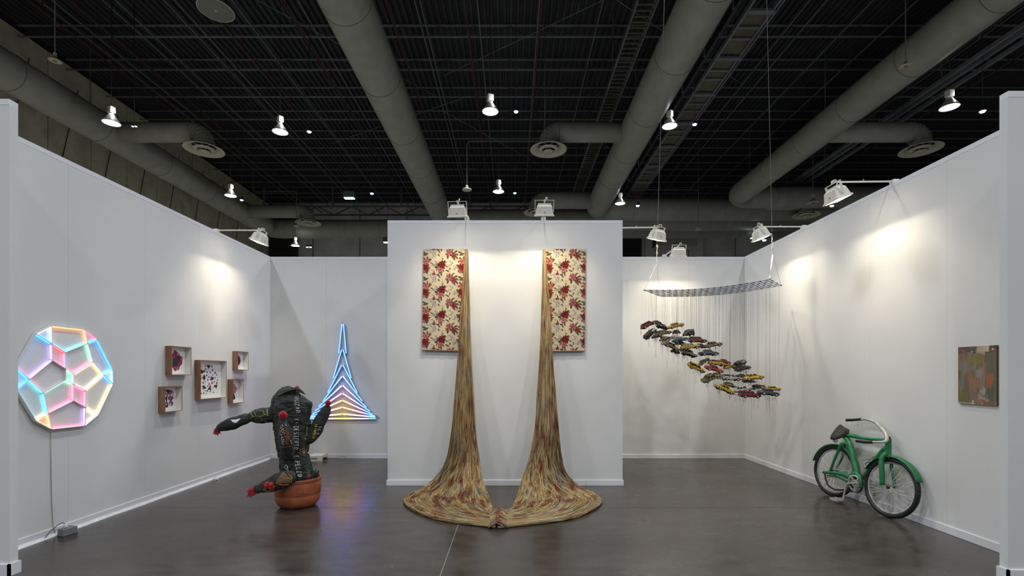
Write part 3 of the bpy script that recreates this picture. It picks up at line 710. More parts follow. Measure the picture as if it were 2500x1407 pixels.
t = thing('small_painting', (XR, 4.2, 1.22), 'small unframed canvas of rusty blurred flowers on the right wall', 'painting')
b = MB().box((XR-0.0005, 4.03, 1.221), (XR-0.016, 4.378, 1.729)).build('canvas', mat('canvas_edge', (92, 74, 58), 0.8, var=.2, vscale=30), t)
paint_grid('painted_front', (XR-0.0172, 4.378, 1.729), (0, -0.348, 0), (0, 0, -0.508), 110, 160, art6, t)

# ------------------------------------------------------------------ LED polygon wall sculpture (left wall)
Zs = 300.0/1456
ND = {'a': (617, 76), 'b': (432, 170), 'c': (205, 568), 'd': (205, 835), 'e': (432, 1207), 'f': (617, 1305), 'g': (1013, 1262), 'h': (1168, 1132),
      'i': (1342, 765), 'j': (1340, 597), 'k': (1162, 240), 'l': (1013, 120), 'm': (623, 290), 'n': (630, 487), 'o': (779, 392), 'p': (784, 587), 'q': (877, 652),
      's': (880, 768), 'r': (779, 720), 't': (878, 963), 'u': (1022, 848), 'v': (1020, 1042), 'w': (1045, 285), 'x': (1108, 508), 'y': (1238, 660), 'z': (356, 712), 'A': (525, 873), 'B': (577, 1118)}
XP = -4.176
def np3(k, X=XP):
    x, y = ND[k]; px, py = x*Zs, 780+y*Zs; d = (1250-px); d = F*(-XP)/d
    return Vector((X, d, CH+(HZ-py)*d/F))
CC = dict(C=(255, 235, 190), B=(70, 165, 255), K=(150, 205, 255), O=(255, 170, 110), P=(255, 120, 165), V=(185, 150, 255), T=(95, 215, 235), G=(150, 245, 200), R=(255, 95, 100), W=(255, 246, 235), Y=(255, 225, 150))
cells = [('abm', 'CBK'), ('amowl', 'OTTOO'), ('lwk', 'BBR'), ('bcznm', 'BPVVB'), ('mnpo', 'RPPR'), ('opqxw', 'TPPG.'), ('kwxyj', 'B.VTB'), ('cdz', 'KBB'),
         ('nprAz', '...P.'), ('prsq', 'GGGG'), ('qsuyx', 'PCCYC'), ('yij', 'BKK'), ('dzABe', 'BTTCT'), ('rABts', 'GPPPG'), ('stvu', 'PPPP'), ('uyihv', 'YBYYC'), ('Bef', 'OOO'), ('Btvgf', '..VPP'), ('vgh', 'KCC')]
t = thing('light_polygon', (XL, np3('q').y, 1.0), 'round faceted wall sculpture of glowing pastel light strips on the left wall', 'light sculpture')
M_fin = mat('fin_white_acrylic', (232, 232, 232), 0.35)
bp = [np3(k, XL+0.004) for k in 'abcdefghijkl']
m = MB(); m.v = [tuple(p) for p in bp]+[tuple(p+Vector((0.008, 0, 0))) for p in bp]; nB = len(bp)
m.f = [list(range(nB)), list(range(nB, 2*nB))[::-1]]+[[i, nB+i, nB+(i+1) % nB, (i+1) % nB] for i in range(nB)]; m.mi = [0]*(nB+2); m.sm = [False]*(nB+2)
m.build('back_plate', M_fin, t)
edges = {}
for cell, cols in cells:
    for i in range(len(cell)): edges.setdefault(frozenset((cell[i], cell[(i+1) % len(cell)])), []).append((cell, cols[i]))
fins = {}
for e in edges:
    a, b = sorted(e); p, q = np3(a), np3(b); p0, q0 = p.copy(), q.copy(); p0.x = q0.x = XL+0.012
    dr = (q-p).normalized(); sd = dr.cross(Vector((1, 0, 0))).normalized()*0.0025
    f = MB().hexa([p0-sd, p0+sd, q0+sd, q0-sd, p-sd, p+sd, q+sd, q-sd]).build('fin', M_fin, t); fins[e] = f
for cell, cols in cells:
    cen = sum((np3(k) for k in cell), Vector())/len(cell)
    for i in range(len(cell)):
        if cols[i] == '.': continue
        a, b = cell[i], cell[(i+1) % len(cell)]; p, q = np3(a), np3(b); dr = (q-p).normalized(); L = (q-p).length
        sd = dr.cross(Vector((1, 0, 0))).normalized()
        if sd.dot(cen-p) < 0: sd = -sd
        col = CC[cols[i]]; M_s = mat('led_strip_'+cols[i], col, 0.5, emit=col, es=3.5)
        off = sd*0.006; sh = dr*min(0.012, L*0.1)
        pts = [(p+off+sh), (q+off-sh)]
        m = MB(); h0, h1 = XL+0.022, XL+0.030
        A0, B0 = pts; A1, B1 = A0+sd*0.004, B0+sd*0.004
        def at(v, X): return (X, v.y, v.z)
        m.hexa([at(A0, h0), at(A1, h0), at(B1, h0), at(B0, h0), at(A0, h1), at(A1, h1), at(B1, h1), at(B0, h1)])
        m.build('light_strip', M_s, fins[frozenset((a, b))])

# ------------------------------------------------------------------ neon chevrons on the back wall
t = thing('neon_chevrons', W(835, 1027, 8.41), 'tall peaked stack of glowing blue, pink and yellow neon chevrons on the left back wall', 'neon sculpture')
z2 = 200.0/782
def C2(x, y, d=8.375): return W(740+x*z2, 770+y*z2, d)
M_neon = mat('neon_glass', (255, 255, 255), 0.3, attr=True, eattr=4.3)
M_tubeback = mat('neon_backing_grey', (120, 128, 132), 0.5)
BL = (52, 112, 215)
rows = [((370, 85), (340, 365), (384, 85), (410, 365), [BL, BL]), ((367, 330), (288, 600), (382, 330), (458, 600), [BL, BL]),
        ((368, 475), (235, 740), (380, 475), (517, 740), [BL, BL]), ((368, 585), (190, 820), (380, 583), (565, 820), [(95, 150, 255), BL, BL]),
        ((368, 673), (150, 872), (380, 673), (605, 880), [(165, 150, 255), (100, 150, 255), BL, BL]), ((368, 748), (115, 912), (379, 748), (637, 916), [(255, 130, 215), (200, 140, 255), BL, BL]),
        ((368, 816), (90, 942), (379, 815), (662, 945), [(255, 195, 90), (255, 185, 110), (235, 130, 215), BL, BL]), ((368, 881), (74, 962), (379, 880), (683, 962), [(255, 205, 90), (255, 190, 120), (255, 150, 190), BL, BL]),
        ((368, 944), (66, 974), (379, 943), (690, 972), [(255, 215, 80), (255, 195, 130), (255, 165, 180), (120, 150, 255), BL]), ((372, 987), (62, 987), (373, 987), (692, 987), [(255, 235, 50), (255, 215, 80), (255, 170, 150), (190, 130, 255), BL, BL])]
for i, (a, b, c, e, cols) in enumerate(rows):
    for p, q in ((a, b), (c, e)):
        n = 15; P = [C2(*p).lerp(C2(*q), k/(n-1)) for k in range(n)]
        me = MB().tube(P, 0.0105, 8).mesh('tube'); o = link_mesh('neon_tube', me, M_neon, t)
        cc = np.array([lin(x) for x in cols]); tt = np.linspace(0, 1, n)*(len(cols)-1)
        cv = np.stack([np.interp(tt, range(len(cols)), cc[:, k]) for k in range(3)], 1); col_attr(me, np.repeat(cv, 8, 0)*0.85+0.05)
        if i == 9 and (p, q) == (a, b): pass
        off = Vector((0, 0.022, -0.004))
        MB().beam(P[0]+off, P[-1]+off, 0.03, 0.02, up=(0, 1, 0)).build('backing_channel', M_tubeback, t)
MB().tube([C2(377, 85), C2(374, 70), C2(372, 60, 8.42)], 0.003, 5).build('hanging_wire', M_steel, t)
m = MB()
for k in range(3): m.tube([C2(690, 955+k*12, 8.41), C2(705, 950+k*10, 8.415), C2(722, 975+k*6, 8.42), C2(728, 990, 8.42)], 0.002, 5)
m.build('lead_wires', M_steel, t)
# power boxes
c = W(777, 1119, 8.25)
t = thing('power_supply', (c.x, 8.2, 0), 'white metal power supply box on the floor below the neon chevrons', 'power supply')
b = MB().box((c.x-0.13, 8.14, 0.0), (c.x+0.10, 8.40, 0.10)).build('case', M_white, t); bevel(b, .005)
MB().box((c.x-0.09, 8.137, 0.035), (c.x+0.03, 8.1405, 0.065)).build('vent_grille', mat('grille_grey', (140, 140, 136), .6), t)
MB().box((c.x+0.10, 8.2, 0.02), (c.x+0.15, 8.26, 0.055)).build('plug', M_black, t)
MB().tube(catmull([(c.x+.15, 8.23, .03), (c.x+.22, 8.2, .045), (c.x+.3, 8.3, .03), (c.x+.36, 8.35, .045), (c.x+.42, 8.39, .03)], 16), 0.003, 5).build('cord', M_black, t)
t = thing('transformer_box', (-4.12, 4.46, 0), 'grey transformer box with a clear plug on the floor by the left wall', 'transformer')
b = MB().hexa([(-4.165, 4.42, 0), (-4.085, 4.40, 0), (-4.065, 4.53, 0), (-4.16, 4.55, 0), (-4.16, 4.425, .066), (-4.088, 4.405, .066), (-4.068, 4.526, .066), (-4.157, 4.546, .066)]).build('case', M_glassbox, t); bevel(b, .005)
MB().lathe([(0.012, 0), (0.018, .012), (0.012, .03), (0.006, .042)], 12, (-4.12, 4.46, .065)).build('clear_plug', mat('clear_plastic', (225, 228, 230), .15), t)
MB().tube(catmull([(-4.12, 4.46, .105), (-4.14, 4.43, .115), (-4.17, 4.36, .06), (-4.19, 4.33, .01), (-4.19, 4.31, .012)], 16), 0.003, 5).build('cord', M_black, t)
m = MB(); mm = W(500, 1167, 6.95)
t = thing('cable_plug', (-4.13, 6.72, 0), 'small crumpled white plug bundle at the foot of the left wall', 'plug')
m = MB()
for k in range(5): m.tube(catmull([(-4.15+.01*math.sin(k), 6.68+.02*k, .010), (-4.13, 6.70+.014*k, .03+.006*k), (-4.11+.006*k, 6.72, .01)], 8), 0.004, 6)
m.build('cord_bundle', M_film, t); MB().box((-4.145, 6.70, 0.0), (-4.115, 6.745, .025)).build('plug_body', M_white, t)
# hanging lead under the polygon
px = 125; d0 = F*4.205/(1250-px)
t = tag(MB().tube([(XL+.006, d0, 0.96), (XL+.006, d0+.004, .6), (XL+.006, d0+.01, .3), (XL+.014, d0+.015, .09), (XL+.02, d0+.03, .012)], 0.0035, 5).build('lead_cable', mat('cable_tan', (170, 168, 150), .6)), 'pale cable running down the left wall under the light polygon', 'cable')

# ------------------------------------------------------------------ floral textile sculpture
def wrapd(x, c, p): return (x-c+p/2) % p-p/2
def floral(X, Y, ox=0.0, oy=0.0):
    """X, Y in pattern units (390 x 267.5 repeat)"""
    Pw, Ph = 390.0, 267.5; X = X+ox; Y = Y+oy
    n0 = nz2(X, Y, .045, 2); c = lin((206, 190, 160))[None]*(0.94+.1*n0[:, None])
    fine = nz2(X, Y, .25, 3)
    def ell(cx, cy, a, b, ang, col, pointed=True):
        dx = wrapd(X, cx, Pw); dy = wrapd(Y, cy, Ph); ca, sa = math.cos(ang), math.sin(ang)
        u = (dx*ca+dy*sa)/a; v = (-dx*sa+dy*ca)/b
        m = (np.abs(v) < (1-u*u)) & (np.abs(u) < 1) if pointed else (u*u+v*v < 1)
        c[m] = lin(col)
        if pointed and b > 5: c[m & (np.abs(v) < .14)] = lin(tuple(x*.72 for x in col))
    def line(pts, w, col):
        for (x0, y0), (x1, y1) in zip(pts[:-1], pts[1:]):
            dx = wrapd(X, x0, Pw); dy = wrapd(Y, y0, Ph); L = math.hypot(x1-x0, y1-y0); ux, uy = (x1-x0)/L, (y1-y0)/L
            s = dx*ux+dy*uy; tt = -dx*uy+dy*ux; c[(s > 0) & (s < L) & (np.abs(tt) < w)] = lin(col)
    def rose(cx, cy, R, dark, mid, light, k=7, sd=0):
        dx = wrapd(X, cx, Pw); dy = wrapd(Y, cy, Ph); a = np.arctan2(dy, dx); r = np.hypot(dx, dy)/R
        m = r < 1+.12*np.sin(k*a+sd); c[m] = lin(dark)
        pet = np.sin(k*a+sd+3*r)*.5+np.sin(r*16-2*a)*.6+(fine-.5)*1.2
        c[m & (pet > .15)] = lin(mid); c[m & (pet > .72)] = lin(light); c[m & (r < .22)] = lin(dark)
    G1, G2, BR, BG = (98, 92, 68), (76, 72, 54), (112, 98, 76), (126, 132, 142)
    for pts in ([(430, 375), (480, 350), (530, 400), (560, 470), (600, 520), (650, 560)], [(265, 290), (330, 310), (375, 300), (430, 295)], [(340, 440), (400, 410), (430, 350)], [(540, 240), (480, 270), (430, 290)], [(600, 240), (640, 260)]):
        line([(x, y) for x, y in pts], 1.6, BR)
    for pts in ([(300, 400), (330, 440), (370, 430), (360, 480)], [(520, 250), (540, 290), (560, 280)], [(570, 350), (590, 310), (620, 330)], [(360, 250), (380, 300)], [(330, 150), (345, 195)], [(350, 440), (390, 470)]): line(pts, 1.8, BG)
    for (x, y) in ((310, 410), (322, 398), (340, 455), (352, 430), (368, 445), (385, 272), (378, 286), (395, 282), (372, 262), (531, 262), (543, 284), (536, 300), (551, 272), (586, 318), (575, 335), (598, 330), (570, 352), (318, 425), (362, 478), (345, 470), (380, 300), (384, 310)):
        ell(x, y, 8, 6, .5, BG, False)
    for (x, y) in ((440, 462), (470, 468), (430, 480), (612, 430), (625, 455), (420, 200), (305, 347), (450, 470)): ell(x, y, 7, 5, 0, (205, 170, 110), False)
    for (x, y, a, b, an) in ((375, 325, 22, 13, .6), (395, 405, 22, 9, .2), (430, 402, 20, 9, 1.4), (418, 380, 20, 9, -.6), (408, 425, 20, 8, .9), (460, 262, 22, 9, -.5), (485, 315, 18, 7, .5), (495, 362, 26, 9, .5),
                             (500, 478, 28, 12, 1.7), (585, 425, 24, 10, -.4), (600, 455, 22, 9, .3), (598, 490, 20, 9, .8), (505, 410, 18, 7, .7), (570, 505, 22, 8, 1.2), (560, 392, 18, 7, -.3), (262, 185, 34, 15, -.4), (285, 290, 26, 11, 1.0), (240, 165, 26, 12, .3),
                             (315, 243, 18, 6, -.7), (330, 285, 22, 7, .6), (610, 305, 26, 11, .3), (622, 372, 26, 10, .8), (668, 378, 24, 9, 1.9), (280, 345, 20, 6, .9), (290, 355, 16, 6, -.9), (265, 340, 16, 5, -.4), (400, 195, 16, 5, .9), (405, 462, 18, 6, 1.2), (590, 210, 16, 6, -.9), (445, 232, 15, 6, .6), (520, 345, 16, 6, 1.8), (352, 372, 12, 5, -1)):
        ell(x, y, a, b, an, G1 if (x+y) % 2 else G2)
    rl = random.Random(4)
    for (cx, cy, Rr) in ((420, 350, 32), (435, 295, 38), (516, 430, 34), (562, 468, 28), (656, 262, 38), (650, 330, 36), (352, 394, 15), (245, 372, 16)):
        for q in range(9):
            a_ = rl.uniform(0, 6.28); ell(cx+math.cos(a_)*Rr*1.12, cy+math.sin(a_)*Rr*1.12, Rr*rl.uniform(.3, .5), Rr*rl.uniform(.14, .24), a_+rl.uniform(-.5, .5), (92, 88, 64) if q % 2 else (72, 68, 52))
    for q in range(60):
        ax_, ay_ = rl.uniform(235, 625), rl.uniform(127, 394); ell(ax_, ay_, rl.uniform(6, 12), rl.uniform(2.5, 4), rl.uniform(0, 3.1), rl.choice([(86, 80, 62), (86, 80, 62), (128, 132, 138), (168, 140, 96)]))
    rose(420, 350, 32, (138, 58, 58), (192, 124, 110), (224, 184, 164), 6, 1); rose(435, 295, 38, (86, 18, 20), (124, 32, 30), (168, 78, 70), 9, 2)
    rose(516, 430, 34, (124, 56, 60), (176, 112, 106), (206, 158, 146), 5, 3); rose(562, 468, 28, (100, 30, 36), (146, 64, 64), (188, 120, 112), 6, 1)
    rose(656, 262, 38, (146, 54, 50), (202, 130, 112), (230, 190, 168), 6, 2); rose(650, 330, 36, (92, 20, 22), (134, 38, 36), (180, 84, 74), 8, 0)
    rose(352, 394, 15, (120, 34, 36), (160, 60, 60), (190, 100, 90), 4, 0); rose(245, 372, 16, (150, 70, 74), (190, 110, 108), (220, 170, 160), 4, 1)
    return np.clip(c*(0.93+.12*fine[:, None]), 0, 1)
T0 = thing('textile_sculpture', (-0.12, 5.6, 0), 'hanging pair of floral fabric panels unravelling into long thread legs joined on the floor', 'textile sculpture')
M_fab = mat('floral_fabric', (255, 255, 255), 0.9, attr=True, bump=0.15, bscale=500, spec=0.1)
M_hem = mat('fabric_hem', (150, 118, 104), 0.9, var=.15, vscale=40)
zu = 260.0/1143
def panel(corn, ox, name_lbl, mirror):
    """corn: px corners TL, TR, BL, BR"""
    TL, TR, BL_, BR_ = corn; nu, nv = 150, 350
    u, v = np.meshgrid(np.linspace(0, 1, nu), np.linspace(0, 1, nv), indexing='ij'); u = u.ravel(); v = v.ravel()
    px = (TL[0]*(1-u)+TR[0]*u)*(1-v)+(BL_[0]*(1-u)+BR_[0]*u)*v; py = (TL[1]*(1-u)+TR[1]*u)*(1-v)+(BL_[1]*(1-u)+BR_[1]*u)*v
    dep = YC-0.016-0.004*np.sin(v*14+u*3)*v-0.010*v
    d0 = YC-0.02
    P = np.stack([(px-1250)*d0/F, dep, CH+(HZ-py)*d0/F], 1)
    me = fast_mesh('fabric', P, grid_quads(nu, nv), floral((px-(1033 if not mirror else 1328))/zu+235+ox, (py-608)/zu+127))
    o = link_mesh('fabric_panel', me, M_fab, T0); sd = o.modifiers.new('s', 'SOLIDIFY'); sd.thickness = 0.003; sd.offset = 0
    m = MB(); n = 30; pts = []
    for i in range(n):
        a = i/(n-1); x = BL_[0]*(1-a)+BR_[0]*a; y = BL_[1]*(1-a)+BR_[1]*a; p = W(x, y, d0); p.y = YC-0.028-0.003*math.sin(i*.9); pts.append(p)
    m.tube(pts, 0.0085, 7); m.build('rolled_hem', M_hem, T0)
panel(((1034, 608), (1138.5, 608), (1030.5, 855), (1124, 857)), 0, 'left', False)
panel(((1327.5, 608), (1430, 608), (1346, 858), (1427, 857)), -28, 'right', True)
# thread legs: control grid, u across (0 = outer), stations along the length
ST = 13
def ctrl_left():
    hang_l = {609: 1136, 700: 1129, 780: 1124, 860: 1119, 950: 1113, 1050: 1104, 1120: 1092}
    hang_r = {609: 1141, 700: 1143, 780: 1145, 860: 1148, 950: 1154, 1050: 1160, 1120: 1169}
    dmid = {609: 6.365, 700: 6.35, 780: 6.33, 860: 6.30, 950: 6.25, 1050: 6.17, 1120: 6.10}
    U = [0, .25, .5, .75, 1]; G = [[None]*ST for _ in U]
    for i, u in enumerate(U):
        for k, py in enumerate((609, 700, 780, 860, 950, 1050, 1120)):
            bul = math.sin(math.pi*u)*(0.02+0.05*k/6); d = dmid[py]-bul
            if k == 6: d += (1-u)*0.12
            G[i][k] = W(hang_l[py]*(1-u)+hang_r[py]*u, py, d)
    def fl(px, py, z=0.006):
        d = F*(CH-z)/(py-HZ); return W(px, py, d)
    rest = {0: [W(1068, 1162, 6.24), W(1036, 1190, 6.14), fl(1003, 1208, .012), fl(989, 1232), fl(1062, 1268), fl(1208, 1290.5)],
            .25: [W(1086, 1165, 6.10), W(1064, 1193, 6.00), fl(1040, 1215, .02), fl(1032, 1232, .012), fl(1100, 1266, .008), fl(1207, 1283)],
            .5: [W(1116, 1168, 5.98), W(1104, 1195, 5.84), fl(1090, 1219, .03), fl(1090, 1236, .015), fl(1132, 1260, .012), fl(1206, 1274)],
            .75: [W(1148, 1168, 5.95), W(1145, 1196, 5.78), fl(1144, 1220, .03), fl(1148, 1234, .015), fl(1170, 1252, .012), fl(1206, 1265)],
            1: [W(1175, 1162, 5.96), W(1184, 1193, 5.74), fl(1191, 1217, .03), fl(1196, 1231, .015), fl(1201, 1244, .012), fl(1207, 1255)]}
    for i, u in enumerate(U):
        for k, p in enumerate(rest[u]): G[i][7+k] = p
    return G
def mirror(G):
    out = []
    for row in G:
        r2 = []
        for k, p in enumerate(row):
            cx = (1233.5 if k < 6 else 1231 if k == 6 else 1227) if k < ST-1 else 1213
            px = 1250+p.x*F/p.y; q = p.copy(); q.x = (2*cx-px-1250)*p.y/F; r2.append(q)
        out.append(r2)
    return out
def cr(P, t):
    """vectorised catmull rom: P (n,3), t array in [0,n-1]"""
    n = len(P); Pp = np.concatenate([2*P[:1]-P[1:2], P, 2*P[-1:]-P[-2:-1]]); k = np.minimum(t.astype(int), n-2); u = (t-k)[:, None]
    a, b, c, d = Pp[k], Pp[k+1], Pp[k+2], Pp[k+3]
    return .5*(2*b+(c-a)*u+(2*a-5*b+4*c-d)*u*u+(3*b-a-3*c+d)*u**3)
PAL = dict(sand=(176, 158, 116), ochre=(168, 124, 58), olive=(120, 114, 86), pale=(196, 182, 146), red=(124, 44, 32), maroon=(88, 36, 36), blue=(122, 132, 136), rust=(140, 80, 44), dark=(74, 66, 54))
PALA = {k: lin(v) for k, v in PAL.items()}
def leg(G, seed, name):
    rg = np.random.default_rng(seed); NT, NS = 1500, 64
    ctrl = np.array([[list(p) for p in row] for row in G])        # 5 x ST x 3
    u = np.sort(rg.random(NT)); u[:20] = 0; u[-20:] = 1
    tst = np.concatenate([np.linspace(0, 6, 22, endpoint=False), np.linspace(6, ST-1, NS-22)])
    rows = np.stack([cr(ctrl[:, k], u*4) for k in range(ST)], 1)   # NT x ST x 3
    P = np.stack([cr(rows[i], tst) for i in range(NT)])             # NT x NS x 3
    # per-thread jitter (thickness of the bundle, crossings)
    sfac = np.clip(tst/6, 0, 1)[None, :]; floor = np.clip((tst-8)/1.5, 0, 1)[None, :]; kn = np.clip((tst-11)/1.0, 0, 1)[None, :]
    ja = rg.normal(0, 1, (NT, 1)); jb = rg.random((NT, 1)); ph = rg.random((NT, 1))*6.28; fr = rg.uniform(2, 5, (NT, 1))
    cl = np.floor(u*46).astype(int); cph = rg.random(60)*6.28; cfr = rg.uniform(.7, 1.5, 60); camp = np.array([1 if i % 2 else -1 for i in range(60)])
    width = np.linalg.norm(rows[:, 0:1]*0+ctrl[None, -1, :, :]-ctrl[None, 0, :, :], axis=2)[0]; wd = np.interp(tst, range(ST), width)
    sway = camp[cl][:, None]*np.sin(tst[None, :]*2.4*cfr[cl][:, None]+cph[cl][:, None])
    wav = np.sin(tst[None, :]*fr+ph); wav2 = np.sin(tst[None, :]*fr*1.7+ph*2.1)
    edge = np.clip(np.minimum(u, 1-u)*12, 0, 1)[:, None]
    P[:, :, 0] += (0.004+0.010*sfac)*ja*0.35+0.005*sfac*wav+sway*np.minimum(wd, .35)[None, :]*.055*edge*(1-kn)*(1-.6*floor)
    P[:, :, 1] += -0.006*np.cos(tst[None, :]*2.4*cfr[cl][:, None]+cph[cl][:, None])*sfac*(1-floor)
    P[:, :, 1] += -jb*0.02*(1-floor)*(0.3+sfac)+0.012*floor*wav2*(1-kn*.7)
    P[:, :, 2] += floor*(jb*0.022+0.004*wav+0.004)*(1-kn*.2)+0.006*(1-floor)*sfac*wav2
    P[:, :, 0] += .0055*floor*(1-kn)*np.sin(tst[None, :]*13+ph*5); P[:, :, 1] += .010*floor*(1-kn)*np.sin(tst[None, :]*11+ph*3)
    P[:, :, 2] = np.maximum(P[:, :, 2], 0.003); P[:, :, 1] = np.minimum(P[:, :, 1], YC-0.006)
    seg = np.linalg.norm(np.diff(P, axis=1), axis=2); s = np.concatenate([np.zeros((NT, 1)), np.cumsum(seg, 1)], 1)
    sj = s+rg.normal(0, .03, (NT, 1)); uj = (u[:, None]+rg.normal(0, .006, (NT, 1)))*np.ones((1, NS))
    r1 = rg.random((NT, 1)); cls = np.where(r1 < .38, 0, np.where(r1 < .58, 1, np.where(r1 < .86, 2, 3)))
    base4 = np.stack([PALA['sand'], PALA['ochre'], PALA['olive'], PALA['pale']]); C = base4[cls[:, 0]][:, None, :]*np.ones((1, NS, 1))
    n1 = nz2(uj*22, sj*7.0, 1.0, seed); n2 = nz2(uj*36, sj*9.0, 1.0, seed+3)
    C = np.where((n1 > .76)[..., None], C*.5+PALA['blue']*.5, C); C = np.where((n2 > .74)[..., None], C*.4+PALA['ochre']*.6, C); C = np.where((n2 < .20)[..., None], C*.45+PALA['dark']*.55, C)
    # flower patches
    C = C*1.22
    smax = float(s[:, -1].mean())
    for k in range(190):
        uc = rg.random(); sc = rg.random()*smax; rs = rg.uniform(.035, .085); ru = rg.uniform(.018, .05)*(1.2 if sc < 2.6 else 1)
        q = ((uj-uc)/ru)**2+((sj-sc)/rs)**2; col = [PALA['red'], PALA['maroon'], PALA['rust'], PALA['red']][k % 4]
        mk = q < 1; C = np.where(mk[..., None], C*.22+col*.78, C)
    C *= rg.uniform(.62, 1.2, (NT, 1, 1))
    # tubes, three sided
    T = np.gradient(P, axis=1); T /= np.linalg.norm(T, axis=2, keepdims=True)+1e-9
    A = np.cross(T, np.array([0.3, -1, 0.5])); A /= np.linalg.norm(A, axis=2, keepdims=True)+1e-9; Bn = np.cross(T, A)
    rad = (0.0011+0.0011*np.clip(tst/6, 0, 1))[None, :, None]*np.ones((NT, 1, 1))
    ring = [P+rad*(math.cos(a)*A+math.sin(a)*Bn) for a in (0.5, 0.5+2.094, 0.5+4.188)]
    V = np.stack(ring, 2).reshape(-1, 3); Cc = np.repeat(C.reshape(-1, 3), 3, 0)
    ti, si, k = np.meshgrid(np.arange(NT), np.arange(NS-1), np.arange(3), indexing='ij'); b0 = (ti*NS+si)*3; k2 = (k+1) % 3
    Q = np.stack([b0+k, b0+k2, b0+3+k2, b0+3+k], -1).reshape(-1, 4)
    o = link_mesh('thread_leg', fast_mesh('threads', V, Q, np.clip(Cc, 0, 1)), M_thread, T0); tag(o, kind='stuff')
    # dense underlayer
    NU = 40; uu = np.linspace(0, 1, NU); rows = np.stack([cr(ctrl[:, k], uu*4) for k in range(ST)], 1); PU = np.stack([cr(rows[i], tst) for i in range(NU)])
    fl_ = np.clip((tst-8)/1.5, 0, 1)[None, :]
    PU[:, :, 1] += 0.010*(1-fl_); PU[:, :, 2] = np.maximum(PU[:, :, 2]-0.002*fl_, 0.002); PU[:, :, 1] = np.minimum(PU[:, :, 1], YC-0.004)
    cu = np.tile(PALA['olive'], (NU*len(tst), 1))*(.6+.5*RNG.random((NU*len(tst), 1)))
    link_mesh('thread_underlayer', fast_mesh('under', PU.reshape(-1, 3), grid_quads(NU, len(tst)), cu), M_thread, T0)
M_thread = mat('tapestry_thread', (255, 255, 255), 0.75, attr=True, spec=0.2)
GL_ = ctrl_left(); leg(GL_, 21, 'left'); leg(mirror(GL_), 44, 'right')
# knot where the legs meet: bunched loops arching left to right
rg = random.Random(3); m = MB(); colsk = []
for j in range(210):
    f = rg.random(); y = 4.635+f*0.50; amp = 0.035+0.03*abs(math.sin(f*9.4+.6)); px0, px1 = rg.uniform(1192, 1204), rg.uniform(1230, 1243)
    x0, x1 = (px0-1250)*y/F, (px1-1250)*y/F; yy = y+rg.uniform(-.02, .02); sk = rg.uniform(-.02, .02)
    pts = [(x0+(x1-x0)*a+0.004*math.sin(a*9+j), yy+sk*math.sin(a*3.1), 0.012+amp*math.sin(math.pi*a)**.8*rg.uniform(.85, 1.05)) for a in np.linspace(0, 1, 9)]
    n0 = len(m.v); m.tube(pts, 0.0035, 4)
    side = rg.choice(['sand', 'olive', 'pale', 'ochre', 'blue']); mid = rg.choice(['red', 'maroon', 'red', 'rust'])
    for a in range(9):
        w = max(0, 1-abs(a-4+rg.uniform(-.6, .6))/2.2); cc = PALA[side]*(1-w)+PALA[mid]*w
        colsk += [cc]*4
me = m.mesh('knot'); o = link_mesh('knot', me, M_thread, T0); col_attr(me, np.array(colsk)); tag(o, kind='stuff')

# ------------------------------------------------------------------ cactus in a pot
ZC = 0.24876
def CW(x, y, d): return W(500+x*ZC, 920+y*ZC, d)
UZ = ZC*5.45/F      # metres per zoom unit at the pot
DP = 5.45
pc = CW(915, 1150, DP); pc.z = 0
M_terra = mat('terracotta', (158, 84, 52), 0.55, var=0.18, vscale=9, bump=0.08, bscale=50)
M_terra2 = mat('terracotta_relief', (186, 112, 80), 0.6)
T1 = thing('terracotta_pot', pc, 'round terracotta pot with incised flower band holding the fabric cactus', 'pot')
ph = 0.322
pot = MB().lathe([(0.0, 0.0), (0.165, 0.0), (0.175, 0.004), (0.214, 0.040), (0.230, 0.068), (0.2355, 0.10), (0.239, 0.14), (0.238, 0.1425), (0.240, 0.146), (0.243, 0.24), (0.2445, 0.278), (0.2425, 0.281), (0.246, 0.285), (0.2475, 0.312), (0.2485, 0.32), (0.243, 0.325), (0.232, 0.322), (0.230, 0.28), (0.225, 0.26), (0.0, 0.255)], 64, pc, cap0=False, cap1=False).build('pot_body', M_terra, T1)
def potpt(a, z, r): return pc+Vector((math.sin(a)*r, -math.cos(a)*r, z))
m = MB(); ca = 0.25
for k in range(9):
    b = 2*math.pi*k/9; m.tube([potpt(ca+.10*math.cos(b+e), .205+.026*math.sin(b+e)*1.0, .2415) if False else potpt(ca+(.085+.02*math.cos(9*(b+e)))*math.cos(b+e), .207+(.022+.005*math.cos(9*(b+e)))*math.sin(b+e), .2430) for e in np.linspace(0, .7, 5)], .0016, 4)
m.tube([potpt(ca+.035*math.cos(b), .207+.009*math.sin(b), .2430) for b in np.linspace(0, 6.28, 10)], .0016, 4)
for s in (-1, 1):
    m.tube([potpt(ca+s*x, .203+.012*math.sin(x*8), .2430) for x in np.linspace(.13, .62, 10)], .0016, 4)
    for q in range(6):
        x = .17+q*.08
        for w in (-1, 1): m.tube([potpt(ca+s*(x+e*.06), .203+.012*math.sin(x*8)+w*(e*.03), .2425) for e in (0, .5, 1)], .0015, 4)
m.build('incised_flowers', M_terra2, T1)
